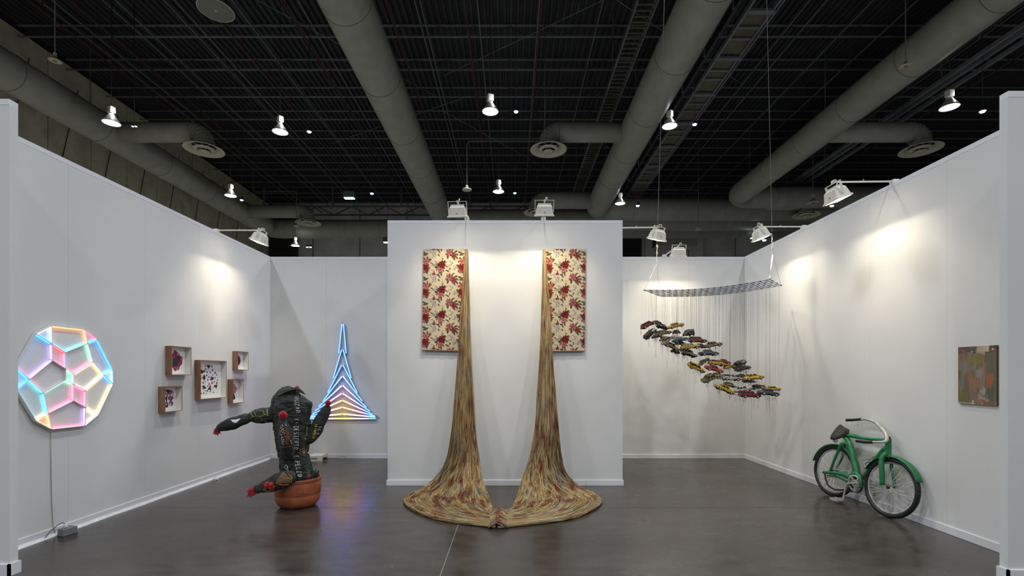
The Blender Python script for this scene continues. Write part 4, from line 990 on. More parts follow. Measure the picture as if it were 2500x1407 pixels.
# soft cactus
M_cact = mat('dark_green_fabric', (46, 50, 42), 0.8, var=0.45, vscale=6, bump=0.9, bscale=22, sheen=0.05, var_col=(22, 25, 21))
T2 = thing('fabric_cactus', pc+Vector((0, 0, .3)), 'dark green stuffed fabric cactus with embroidery and red pompoms in the terracotta pot', 'soft sculpture')
def soft(name, ctr, rx, ry, n=72, rings=90, amp=0.010, ribs=0, ribamp=0.0, seed=0, freq=9, m=None):
    """soft tube along ctr (list of world points) with radii"""
    C_ = catmull(ctr, rings); k = np.linspace(0, len(rx)-1, rings)
    RX = np.interp(k, range(len(rx)), rx); RY = np.interp(k, range(len(ry)), ry)
    mb = MB(); prev = None; N = len(C_)
    for i in range(N):
        t = (C_[min(i+1, N-1)]-C_[max(i-1, 0)]).normalized()
        ref = Vector((0, -1, 0)); f = (ref-t*ref.dot(t)).normalized(); s = t.cross(f)
        for j in range(n):
            a = 2*math.pi*j/n; rr = 1+(ribamp*(abs(math.cos(ribs*a/2+.4))-.6) if ribs else 0)
            v = C_[i]+s*(math.cos(a)*RX[i]*rr)+f*(math.sin(a)*RY[i]*rr)
            dirv = (v-C_[i]); L = dirv.length
            if L > 1e-5:
                dirv /= L; q = v*freq+Vector((seed*7.1, 0, 0))
                cr_ = Vector((q.x*1.6, q.y*1.6, q.z*3.2))+Vector((mnoise.noise(q*1.5), mnoise.noise(q*1.5+Vector((5, 5, 5))), 0))*1.2; ns = mnoise.noise(q)+.5*mnoise.noise(q*2.3)-1.2*max(0, .22-abs(mnoise.noise(cr_)))*2.2-.5*max(0, .2-abs(mnoise.noise(cr_*2.1+Vector((3, 1, 2)))))*2.2
                v = v+dirv*(ns*amp*min(1, L/0.04))
            mb.v.append(tuple(v))
    for i in range(N-1):
        for j in range(n): mb.f.append([i*n+j, i*n+(j+1) % n, (i+1)*n+(j+1) % n, (i+1)*n+j]); mb.mi.append(0); mb.sm.append(True)
    mb.f.append(list(range(n))[::-1]); mb.f.append([(N-1)*n+j for j in range(n)]); mb.mi += [0, 0]; mb.sm += [True, True]
    surf.append(([Vector(v) for v in mb.v], [f for f in mb.f]))
    return mb.build(name, m or M_cact, T2)
surf = []
U = UZ
body_c = [CW(940, 1060, 5.45), CW(915, 960, 5.45), CW(892, 860, 5.45), CW(872, 780, 5.45), CW(862, 690, 5.45), CW(858, 560, 5.45), CW(850, 430, 5.45), CW(848, 310, 5.45), CW(852, 220, 5.45), CW(872, 160, 5.45), CW(895, 130, 5.45)]
body = soft('body', body_c, [x*U for x in (130, 142, 150, 133, 152, 165, 176, 198, 184, 124, 18)], [x*U for x in (120, 125, 130, 118, 130, 138, 145, 155, 140, 95, 14)], n=110, rings=150, amp=0.019, ribs=9, ribamp=0.10, seed=1, freq=7)
soft('arm', [CW(720, 390, 5.42), CW(640, 378, 5.38), CW(560, 385, 5.34), CW(480, 392, 5.31), CW(425, 402, 5.30)], [x*U for x in (66, 76, 76, 62, 30)], [x*U for x in (60, 68, 66, 55, 26)], amp=.007, seed=2, freq=10)
soft('arm', [CW(445, 400, 5.29), CW(385, 420, 5.28), CW(290, 452, 5.26), CW(210, 480, 5.25), CW(140, 505, 5.24), CW(118, 512, 5.24)], [x*U for x in (38, 52, 60, 52, 36, 14)], [x*U for x in (34, 46, 54, 46, 32, 12)], amp=.006, seed=3, freq=10)
soft('arm', [CW(835, 790, 5.30), CW(815, 730, 5.24), CW(800, 640, 5.20), CW(785, 540, 5.19), CW(768, 460, 5.20), CW(762, 400, 5.21)], [x*U for x in (40, 60, 66, 62, 48, 26)], [x*U for x in (34, 52, 56, 54, 42, 22)], amp=.005, seed=4, freq=12)
soft('arm', [CW(1000, 620, 5.45), CW(1045, 590, 5.46), CW(1085, 530, 5.47), CW(1130, 440, 5.48), CW(1175, 360, 5.49), CW(1205, 300, 5.50), CW(1212, 280, 5.50)], [x*U for x in (50, 60, 64, 62, 54, 34, 14)], [x*U for x in (44, 52, 56, 54, 46, 30, 12)], amp=.006, seed=5, freq=11)
soft('arm', [CW(870, 985, 5.24), CW(800, 1000, 5.18), CW(720, 1030, 5.13), CW(640, 1062, 5.10), CW(560, 1090, 5.07), CW(500, 1112, 5.05), CW(470, 1122, 5.05)], [x*U*.95 for x in (60, 84, 84, 70, 56, 38, 16)], [x*U*.95 for x in (50, 66, 66, 58, 46, 30, 12)], amp=.008, seed=6, freq=10)
# gathered top and loose flap
m = MB()
for k in range(7):
    a = k*.9; m.tube(catmull([CW(892+14*math.cos(a), 128+4*math.sin(a), 5.43+.02*math.sin(a)), CW(872+60*math.cos(a), 135+14*math.sin(a), 5.40-.05*abs(math.sin(a))), CW(865+120*math.cos(a), 175+30*math.sin(a), 5.38)], 8), [.012, .014, .016, .018, .017, .014, .009, .004], 7)
m.build('gathered_folds', M_cact, T2)
m = MB(); m.tube(catmull([CW(880, 128, 5.36), CW(820, 138, 5.33), CW(760, 172, 5.32), (CW(700, 192, 5.30))], 10), [.03, .034, .034, .03, .026, .022, .018, .014, .010, .004], 8, flat=.3); m.build('loose_flap', M_cact, T2)
# ruffles at the base
m = MB(); rr = random.Random(8)
for k in range(90):
    a = rr.uniform(0, 6.28); r0 = rr.uniform(.13, .20); c0 = pc+Vector((math.cos(a)*r0, math.sin(a)*r0, .27)); h = rr.uniform(.07, .13)*(1 if math.sin(a) > -.2 else .55)
    tg = Vector((-math.sin(a), math.cos(a), 0)); out = Vector((math.cos(a), math.sin(a), 0)); w = rr.uniform(.025, .055); tw = rr.uniform(-1, 1)
    p = [c0-tg*w, c0+tg*w, c0+tg*w*.8+out*.02*tw+Vector((0, 0, h*.6)), c0+out*.03+Vector((0, 0, h)), c0-tg*w*.9+out*.015*tw+Vector((0, 0, h*.7))]
    n = len(m.v); m.v += [tuple(q) for q in p]; m.f.append([n, n+1, n+2, n+3, n+4]); m.mi.append(0); m.sm.append(False)
o = m.build('fabric_ruffles', M_cact, T2); sd = o.modifiers.new('s', 'SOLIDIFY'); sd.thickness = .004
# pompoms
M_pom = mat('red_wool', (196, 26, 34), 0.9, var=.4, vscale=60, sheen=.3)
def pompom(x, y, d, R, tail=None, dark=False):
    c = CW(x, y, d); R *= U; m = MB(); r_ = random.Random(int(x*7+y))
    n = 420
    for k in range(n):
        v = Vector((r_.gauss(0, 1), r_.gauss(0, 1), r_.gauss(0, 1))).normalized(); L = R*r_.uniform(.7, 1.08)
        if tail and v.dot(tail) > .5: L *= r_.uniform(1.0, 1.9)
        m.tube([c+v*R*.2, c+v*L*.7+Vector((0, 0, r_.uniform(-.004, .004))), c+v*L], [R*.07, R*.08, R*.05], 3)
    m.build('pompom', M_pom, T2)
pompom(905, 118, 5.42, 28); pompom(766, 378, 5.17, 40); pompom(1210, 260, 5.48, 30); pompom(120, 530, 5.23, 28, Vector((0, 0, -1)))
pompom(455, 1125, 5.03, 34, Vector((.3, 0, -1))); pompom(622, 1068, 5.03, 36, Vector((.8, 0, -.2))); pompom(1018, 978, 5.21, 16)
# embroidery helpers: stitch lines laid on the fabric surface
allv = []; allf = []
for vs, fs in surf:
    o_ = len(allv); allv += vs; allf += [[i+o_ for i in f] for f in fs]
BV = BVHTree.FromPolygons(allv, allf)
EYE = Vector((0, 0, CH))
def hit(x, y):
    dv = (CW(x, y, 5)-EYE).normalized(); h, nrm, i, dd = BV.ray_cast(EYE, dv)
    if h is None: return None
    if nrm.dot(dv) > 0: nrm = -nrm
    return h+nrm*.0025
def stitch(strokes, col, name, r=.0022, parent=None):
    m = MB()
    for st in strokes:
        pts = []
        for (x0, y0), (x1, y1) in zip(st[:-1], st[1:]):
            k = max(1, int(math.hypot(x1-x0, y1-y0)/5))
            pts += [(x0+(x1-x0)*i/k, y0+(y1-y0)*i/k) for i in range(k)]
        pts.append(st[-1]); run = []
        for p in pts:
            h = hit(*p)
            if h is not None and (not run or (h-run[-1]).length < .06): run.append(h)
            else:
                if len(run) > 1: m.tube(run, r, 5)
                run = [h] if h is not None else []
        if len(run) > 1: m.tube(run, r, 5)
    if m.v: return m.build(name, mat('yarn_%d_%d_%d' % col, col, .8, sheen=.2), parent or body)
def circ(cx, cy, rx, ry=None, n=14, a0=0, a1=6.283, lob=0, la=.2):
    ry = ry or rx; return [(cx+rx*(1+la*math.sin(lob*a))*math.cos(a), cy+ry*(1+la*math.sin(lob*a))*math.sin(a)) for a in np.linspace(a0, a1, n)]
GLY = {'R': [[(0, 0), (0, 1), (.6, 1), (.8, .78), (.6, .52), (0, .5)], [(.35, .5), (.85, 0)]], 'U': [[(0, 1), (0, .25), (.25, 0), (.6, 0), (.8, .25), (.8, 1)]],
       'Z': [[(0, 1), (.8, 1), (0, 0), (.8, 0)]], 'A': [[(0, 0), (.4, 1), (.8, 0)], [(.15, .4), (.65, .4)]], 'E': [[(.75, 1), (0, 1), (0, 0), (.75, 0)], [(0, .5), (.6, .5)]],
       'L': [[(0, 1), (0, 0), (.7, 0)]], 'D': [[(0, 0), (0, 1), (.5, 1), (.8, .7), (.8, .3), (.5, 0), (0, 0)]], 'S': [[(.75, .85), (.5, 1), (.15, .9), (.1, .65), (.65, .4), (.7, .15), (.4, 0), (0, .12)]],
       'I': [[(.4, 0), (.4, 1)], [(.1, 1), (.7, 1)], [(.1, 0), (.7, 0)]], 'T': [[(.4, 0), (.4, 1)], [(0, 1), (.8, 1)]], 'O': [[(.4, 1), (.1, .8), (0, .5), (.1, .2), (.4, 0), (.7, .2), (.8, .5), (.7, .8), (.4, 1)]],
       'P': [[(0, 0), (0, 1), (.6, 1), (.8, .78), (.6, .52), (0, .5)]], 'G': [[(.8, .85), (.5, 1), (.15, .85), (0, .5), (.15, .15), (.5, 0), (.8, .15), (.8, .45), (.5, .45)]],
       'F': [[(.75, 1), (0, 1), (0, 0)], [(0, .5), (.6, .5)]], 'M': [[(0, 0), (.05, 1), (.4, .4), (.75, 1), (.8, 0)]], 'l': [[(0, 1), (0, 0)]], 'e': [[(.7, .95), (.1, .8), (.1, .1), (.6, 0)], [(.1, .5), (.5, .55)]], 'r': [[(0, 0), (0, 1), (.6, .9)]]}
def vtext(txt, x, y, adv, h, sl=0.0):
    """letters rotated clockwise, reading downwards from (x, y); x is the baseline, letters' tops point right"""
    out = []
    for ch in txt:
        if ch != ' ':
            for st in GLY[ch]: out.append([(x+gy*h+sl*gx*adv, y+gx*adv*.8) for gx, gy in st])
        y += adv; x += sl*adv
    return out
WHT = (226, 226, 220)
s1 = vtext('RUZAR', 876, 200, 33, 40, .12)+vtext('E', 886, 418, 22, 30)+vtext('l', 890, 452, 20, 22)+vtext('DESIERTO', 872, 490, 29, 46)+vtext('E', 882, 778, 26, 42)+vtext('PELIG', 884, 834, 31, 44, .18)+vtext('R', 918, 972, 20, 30)
stitch(s1, WHT, 'embroidered_lettering', .0026)
# right arm: LA FAMILIA running down-left in yellow-green
YG = (206, 200, 70)
def dtext(txt, x, y, dx, dy, h, col, nm):
    L = math.hypot(dx, dy); ux, uy = dx/L, dy/L; vx, vy = -uy, ux; vx, vy = uy, -ux; out = []
    for ch in txt:
        if ch != ' ':
            for st in GLY[ch]: out.append([(x+gx*dx*.8+vx*gy*h, y+gx*dy*.8+vy*gy*h) for gx, gy in st])
        x += dx; y += dy
    stitch(out, col, nm, .0022)
dtext('LA FAMILIA', 1086, 468, -3.2, 14.2, 22, YG, 'embroidered_lettering')
for (x, y) in ((1128, 498), (1118, 522), (1103, 562)): stitch([[(x-10, y-8), (x+2, y), (x-10, y+8)], [(x+2, y), (x+12, y-2)], circ(x+12, y-4, 4, n=7)], (205, 190, 190), 'embroidered_figure', .0018)
# left arm: moon, clouds, stems
mo = []
for k in range(9):
    f = k/8; mo.append([(258+(347-258)*a, 425-14*a+ (34-26*f)*math.sin(math.pi*a)) for a in np.linspace(.02*k, 1-.02*k, 12)])
stitch(mo, (232, 234, 236), 'embroidered_moon', .004)
OLY = (190, 176, 74)
stitch([circ(537, 362, 44, 30, 40, lob=6, la=.16)], OLY, 'embroidered_cloud', .0022); stitch([circ(530, 424, 34, 18, 36, lob=5, la=.2), circ(610, 428, 24, 16, 24, a0=1.5, a1=5, lob=5, la=.1)], (128, 126, 54), 'embroidered_cloud', .0018)
GRN = (122, 168, 66)
stitch([[(480, 340), (460, 348), (452, 366), (470, 388), (492, 396)], [(470, 388), (455, 408), (444, 420)], [(612, 320), (608, 350), (616, 372), (614, 390)], [(618, 322), (615, 352), (621, 388)], [(585, 372), (612, 376)]], GRN, 'embroidered_stem', .0034)
# front arm: dots and red patch
dots = [(762, 478), (765, 490), (754, 503), (760, 520), (772, 516), (752, 535), (776, 532), (764, 548), (778, 556), (752, 572), (758, 592), (754, 605), (770, 600), (756, 620), (774, 622), (762, 636), (776, 640), (760, 652), (772, 660), (768, 670), (790, 468), (797, 480), (846, 640), (848, 655), (842, 628)]
stitch([[(x-3, y), (x+3, y)] for x, y in dots], (232, 232, 226), 'embroidered_dots', .0042)
stitch([[(790+6*math.sin(k*2.1), 485+k*9), (800+22*min(1, k/8)+6*math.sin(k), 489+k*9)] for k in range(21)], (118, 44, 34), 'embroidered_patch', .0048)
stitch([[(838, 575), (815, 562), (808, 572), (822, 600), (835, 610), (828, 588)], [(748, 480), (740, 520), (742, 580)], ], (176, 110, 48), 'embroidered_curl', .0026)
stitch([[(745, 692), (800, 690), (860, 684)]], (160, 132, 70), 'hem_stitch', .0016); stitch([[(800, 462), (770, 460), (745, 490), (735, 540), (738, 620)]], (70, 76, 120), 'embroidered_outline', .0018)
# body right side
stitch([[(1000, 490), (1003, 515), (1000, 545), (998, 570)], [(992, 500), (1003, 512), (1012, 502)], [(992, 530), (1008, 528)], circ(998, 578, 6, n=8)], (188, 190, 72), 'embroidered_arrow', .0022)
stitch([circ(1000, 458, 6, n=8)], (70, 110, 150), 'embroidered_dot', .003); stitch([circ(988, 612, 8, 6, 8)], (220, 200, 190), 'embroidered_curl', .002)
stitch([[(975, 640), (1000, 636)], [(978, 650), (998, 648)], [(984, 655), (982, 676)], [(992, 655), (994, 676)], [(985, 630), (987, 655)]], (150, 46, 34), 'embroidered_bug', .003)
stitch([circ(966, 740, 34, 32, 40, lob=7, la=.22)], (200, 128, 58), 'embroidered_flower', .0022); stitch([circ(970, 740, 14, 15, 14), circ(972, 744, 6, 7, 9)], (216, 214, 230), 'embroidered_flower_centre', .002)
stitch([[(700, 285), (735, 240), (720, 290), (690, 262), (740, 262)], circ(712, 266, 26, 20, 12)], (58, 104, 116), 'embroidered_web', .0018); stitch([[(800, 345), (840, 322), (850, 300), (838, 318)], [(760, 340), (800, 330)]], (80, 96, 112), 'embroidered_web', .0016)
stitch([circ(798, 888, 14, 18, 12), [(798, 905), (812, 918), (822, 930)], [(805, 880), (818, 905)]], (214, 214, 214), 'embroidered_butterfly', .0022); stitch([[(806, 905), (818, 912), (824, 922)], [(812, 900), (814, 918)]], (190, 50, 36), 'embroidered_butterfly_body', .0026)
stitch([[(1012, 965), (1016, 920), (1020, 880), (1026, 845)], [(1016, 925), (1000, 915), (990, 905)], [(1018, 905), (1034, 890), (1038, 870)], [(1022, 870), (1008, 862)], [(1014, 950), (996, 945), (986, 950)], [(1018, 885), (1000, 890), (990, 875)], [(1016, 935), (1036, 925)]], (58, 128, 92), 'embroidered_plant', .0024)
# lower arm: patchwork triangle and eye
tri = []
for k in range(16):
    f = k/15; tri.append([(700+f*155, 1046+6*f-10*f*f), (770+f*70, 945+f*55)])
stitch(tri[::2], (112, 84, 50), 'patch', .009); stitch([tri[i] for i in (3, 9)], (140, 40, 40), 'patch_stripe', .005); stitch([tri[i] for i in (5, 11)], (70, 74, 66), 'patch_stripe', .005)
stitch([[(700, 1046), (770, 945)], [(700, 1048), (760, 1064), (820, 1060)], [(820, 960), (856, 992), (845, 1012)]], (196, 128, 48), 'patch_border', .0045)
stitch([circ(624, 1105, 30, 20, 14, a0=.2, a1=3.3)]+[[(624+34*math.cos(a), 1103+22*math.sin(a)), (624+52*math.cos(a), 1103+36*math.sin(a))] for a in np.linspace(.1, 3.1, 8)]+[[(655, 1085), (690, 1080)]], (206, 190, 70), 'embroidered_eye', .002)

# ------------------------------------------------------------------ lattice with swarm of toy cars
NLp, FLp, NRp, FRp = Vector((1.848, 6.75, 2.65)), Vector((2.246, 7.30, 2.65)), Vector((3.470, 6.50, 2.75)), Vector((3.858, 6.93, 2.75))
def LP(s, t):
    p = (NLp.lerp(NRp, s)).lerp(FLp.lerp(FRp, s), t); p = p.copy(); p.z -= 0.05*math.sin(math.pi*s); return p
T3 = thing('hanging_lattice', LP(.5, .5), 'long checkered lattice net hung level on two cables over the toy cars', 'hanging lattice')
M_lat = [mat('lattice_dark', (44, 46, 60), .6), mat('lattice_yellow', (176, 160, 70), .6), mat('lattice_blue', (120, 126, 170), .6), mat('lattice_grey', (110, 110, 108), .6)]
for j in range(6):
    t_ = j/5; MB().tube([LP(s, t_) for s in np.linspace(0, 1, 24)], .0048, 5).build('lattice_rail', M_lat[3] if j in (0, 5) else M_lat[2 if j % 2 else 3], T3)
for i in range(40):
    s = i/39; MB().tube([LP(s, 0), LP(s, .5), LP(s, 1)], .0038, 5).build('lattice_bar', M_lat[1] if (i % 2 and i < 22) else M_lat[2 if i % 3 else 0], T3)
m = MB()
for i in range(40):
    for j in range(6):
        if (i+j) % 2 == 0:
            p = LP(i/39, j/5); m.box(p-Vector((.010, .008, .006)), p+Vector((.010, .008, .006)))
o = m.build('lattice_knots', M_lat[0], T3); tag(o, kind='stuff')
def cable(px0, py0, d, px1, corner_a, corner_b, label):
    ring = W(px0, py0, d); top = W(px1, 0, d); k = (ZT-ring.z)/(top.z-ring.z); top = ring+(top-ring)*k
    t = thing('suspension_cable', ring, label, 'cable', 'cables holding the lattice')
    MB().tube([ring+(top-ring)*.03, top], .0045, 6).build('steel_cable', M_steel, t)
    m = MB()
    for q in range(6):
        c = ring+(top-ring)*(.002+.0046*q); up = Vector((0, 0, 1)); sd = Vector((1, 0, 0)) if q % 2 else Vector((0, 1, 0))
        m.tube([c+up*.022*math.sin(a)+sd*.009*math.cos(a) for a in np.linspace(0, 2*math.pi, 10, endpoint=False)], .0025, 5, closed=True)
    m.build('chain', M_steel, t)
    for cc in (corner_a, corner_b): MB().tube([ring, cc], .0018, 5).build('guy_string', M_steel, t)
    return ring
cable(1603, 645, 7.02, 1622, LP(0, 0), LP(0, 1), 'steel cable and chain holding the left end of the lattice')
rg2 = cable(1886, 620, 6.72, 1872, LP(1, 0), LP(1, 1), 'steel cable and chain holding the right end of the lattice')
MB().tube([rg2+Vector((0, 0, -.02)), LP(1, 0)+Vector((0, 0, .02))], .008, 7).build('white_rod', M_white, T3)
MB().lathe([(0.02, 0), (.02, .02), (.01, .03), (.01, .05)], 10, LP(1, 0)).build('rod_clip', M_white, T3)
# cars
def car_body(col_mat, kind):
    """loft along x; length .25, width .10"""
    L = .125
    if kind == 0: lower = [(-L, .034, .018, .040), (-.112, .044, .014, .046), (-.07, .047, .012, .049), (-.02, .048, .012, .050), (.05, .048, .012, .050), (.10, .046, .014, .046), (L, .036, .018, .038)]
    else: lower = [(-L, .038, .016, .048), (-.115, .046, .013, .052), (-.07, .048, .012, .053), (0, .048, .012, .052), (.05, .048, .012, .050), (.105, .045, .014, .044), (L, .034, .018, .036)]
    m = MB(); sec = []
    for (x, w, zb, zt) in lower:
        r = [(x, -w*.86, zb), (x, -w, zb+.008), (x, -w*1.02, (zb+zt)/2), (x, -w*.94, zt-.003), (x, -w*.6, zt+.002), (x, 0, zt+.003), (x, w*.6, zt+.002), (x, w*.94, zt-.003), (x, w*1.02, (zb+zt)/2), (x, w, zb+.008), (x, w*.86, zb)]
        sec.append(r); m.v += r
    n = 11
    for i in range(len(sec)-1):
        for k in range(n): m.f.append([i*n+k, i*n+(k+1) % n, (i+1)*n+(k+1) % n, (i+1)*n+k]); m.mi.append(0); m.sm.append(False)
    m.f.append(list(range(n))[::-1]); m.f.append([(len(sec)-1)*n+k for k in range(n)]); m.mi += [0, 0]; m.sm += [False, False]
    # cabin pillars + roof
    if kind == 0: xb, xb2, xf2, xf = -.078, -.050, .018, .050
    else: xb, xb2, xf2, xf = -.116, -.100, .022, .052
    zb, zt = .050, .080
    m.hexa([(xb2, -.034, zt-.005), (xb2, .034, zt-.005), (xf2, .034, zt-.005), (xf2, -.034, zt-.005), (xb2+.004, -.031, zt), (xb2+.004, .031, zt), (xf2-.004, .031, zt), (xf2-.004, -.031, zt)])
    for s in (-1, 1):
        m.beam((xb+.003, s*.042, zb-.004), (xb2+.002, s*.033, zt-.003), .006, .006); m.beam((xf-.003, s*.042, zb-.004), (xf2-.002, s*.033, zt-.003), .006, .006); m.beam((-.014, s*.043, zb-.004), (-.014, s*.034, zt-.003), .006, .006)
    for i, v in enumerate(m.v):
        q = Vector(v)*22+Vector((kind*5.0, 0, 0)); m.v[i] = (v[0]+.003*mnoise.noise(q*2), v[1]+.004*mnoise.noise(q*1.5), v[2]+.007*mnoise.noise(q+Vector((9, 0, 0)))+.004*mnoise.noise(q*2.4))
    me = m.mesh('car_body'); return me, (xb, xb2, xf2, xf, zb, zt)
def car_mat(name, col, burn):
    m = bpy.data.materials.new(name); m.use_nodes = True; nt = m.node_tree; N = nt.nodes; K = nt.links; b = N['Principled BSDF']
    tc = N.new('ShaderNodeTexCoord'); oi = N.new('ShaderNodeObjectInfo'); ad = N.new('ShaderNodeVectorMath'); ad.operation = 'ADD'
    cmb = N.new('ShaderNodeCombineXYZ'); mu = N.new('ShaderNodeMath'); mu.operation = 'MULTIPLY'; mu.inputs[1].default_value = 30
    K.new(oi.outputs['Random'], mu.inputs[0]); K.new(mu.outputs[0], cmb.inputs[0]); K.new(tc.outputs['Object'], ad.inputs[0]); K.new(cmb.outputs[0], ad.inputs[1])
    nz = N.new('ShaderNodeTexNoise'); nz.inputs['Scale'].default_value = 62; nz.inputs['Detail'].default_value = 8; nz.inputs['Roughness'].default_value = 0.7; K.new(ad.outputs[0], nz.inputs['Vector'])
    r = N.new('ShaderNodeValToRGB'); e = r.color_ramp.elements; e[0].position = burn; e[0].color = L3((22, 20, 18)); e[1].position = burn+.09; e[1].color = L3(col)
    K.new(nz.outputs['Fac'], r.inputs['Fac']); K.new(r.outputs['Color'], b.inputs['Base Color']); b.inputs['Roughness'].default_value = .38
    return m
CM = dict(red=car_mat('burnt_red', (150, 28, 28), .44), yellow=car_mat('burnt_yellow', (214, 170, 30), .42), khaki=car_mat('burnt_khaki', (176, 156, 92), .47), black=car_mat('burnt_black', (62, 60, 56), .52),
          silver=car_mat('burnt_silver', (196, 188, 180), .43), grey=car_mat('burnt_grey', (92, 100, 110), .46), pink=car_mat('burnt_coral', (196, 66, 60), .42))
M_tyre = mat('tyre_rubber', (20, 20, 20), .8); M_hub = mat('hubcap', (176, 180, 184), .35, metal=.5); M_under = mat('car_underside', (18, 17, 16), .7); M_carglass = mat('car_glass_sooty', (16, 16, 17), .25)
M_chrome = mat('dull_chrome', (120, 118, 112), .4, metal=.6)
PRO = {}
def car_proto(cname, kind):
    if (cname, kind) in PRO: return PRO[(cname, kind)]
    me, (xb, xb2, xf2, xf, zb, zt) = car_body(None, kind)
    parts = [('car_body', me, CM[cname], [])]
    g = MB(); g.hexa([(xb, -.042, zb-.003), (xf, -.042, zb-.003), (xf, .042, zb-.003), (xb, .042, zb-.003), (xb2, -.032, zt-.004), (xf2, -.032, zt-.004), (xf2, .032, zt-.004), (xb2, .032, zt-.004)]); parts.append(('cabin_windows', g.mesh('windows'), M_carglass, []))
    m = MB(); m.box((-.118, -.040, .008), (.118, .040, .018)); m.beam((-.10, .0, .010), (.10, .0, .010), .02, .014); parts.append(('chassis', m.mesh('chassis'), M_under, []))
    for x in (-.072, .078):
        for s in (-1, 1):
            w = MB().lathe([(.009, -.007), (.017, -.007), (.0205, -.004), (.0205, .004), (.017, .007), (.009, .007)], 14, (x, s*.045, .014), axis=(0, s, 0)).mesh('wheel')
            h = MB().lathe([(.0115, .006), (.0105, .0088), (.004, .0098), (0.0, .010)], 12, (x, s*.045, .014), axis=(0, s, 0), cap0=False, cap1=False).mesh('hub')
            parts.append(('wheel', w, M_tyre, [('hubcap', h, M_hub)]))
    for x, s in ((-.127, -1), (.127, 1)):
        m = MB(); m.box((x-.004, -.040, .018), (x+.004, .040, .026)); parts.append(('bumper', m.mesh('bumper'), M_chrome, []))
    PRO[(cname, kind)] = parts; return parts
CARS = []
def car(x, y, ang, L, col, t_, label, kind=0, yaw=0, roll=0):
    """x, y in the 2286-wide zoom of the swarm"""
    px, py = 1540+x*390/2286, 760+y*240/1407; k = (px-1250)/F
    # ray with the line at fraction t_ across the lattice
    A = NLp.lerp(FLp, t_); B = NRp.lerp(FRp, t_); den = (B.x-A.x)-k*(B.y-A.y); s = (k*A.y-A.x)/den; s = min(1.05, max(-.08, s)); d = A.y+(B.y-A.y)*s
    pos = W(px, py, d); size = L*390/2286*d/F; f = size/(.25*abs(math.cos(math.radians(yaw)))+.09*abs(math.sin(math.radians(yaw)))); f = min(1.25, max(.7, f))
    T_ = thing('toy_car', pos, label, 'toy car', 'battered toy cars hanging in a swarm')
    R = Matrix.Rotation(math.radians(yaw), 4, 'Z') @ Matrix.Rotation(math.radians(-ang), 4, 'Y') @ Matrix.Rotation(math.radians(roll), 4, 'X')
    T_.rotation_euler = R.to_euler(); T_.scale = (f,)*3
    for nm, me, mt, subs in car_proto(col, kind):
        if not me.materials: me.materials.append(mt)
        o = bpy.data.objects.new(nm, me); scene.collection.objects.link(o); o.parent = T_; o.location = (0, 0, -.035)
        for n2, me2, mt2 in subs:
            if not me2.materials: me2.materials.append(mt2)
            o2 = bpy.data.objects.new(n2, me2); scene.collection.objects.link(o2); o2.parent = o
    CARS.append((pos, R, f))
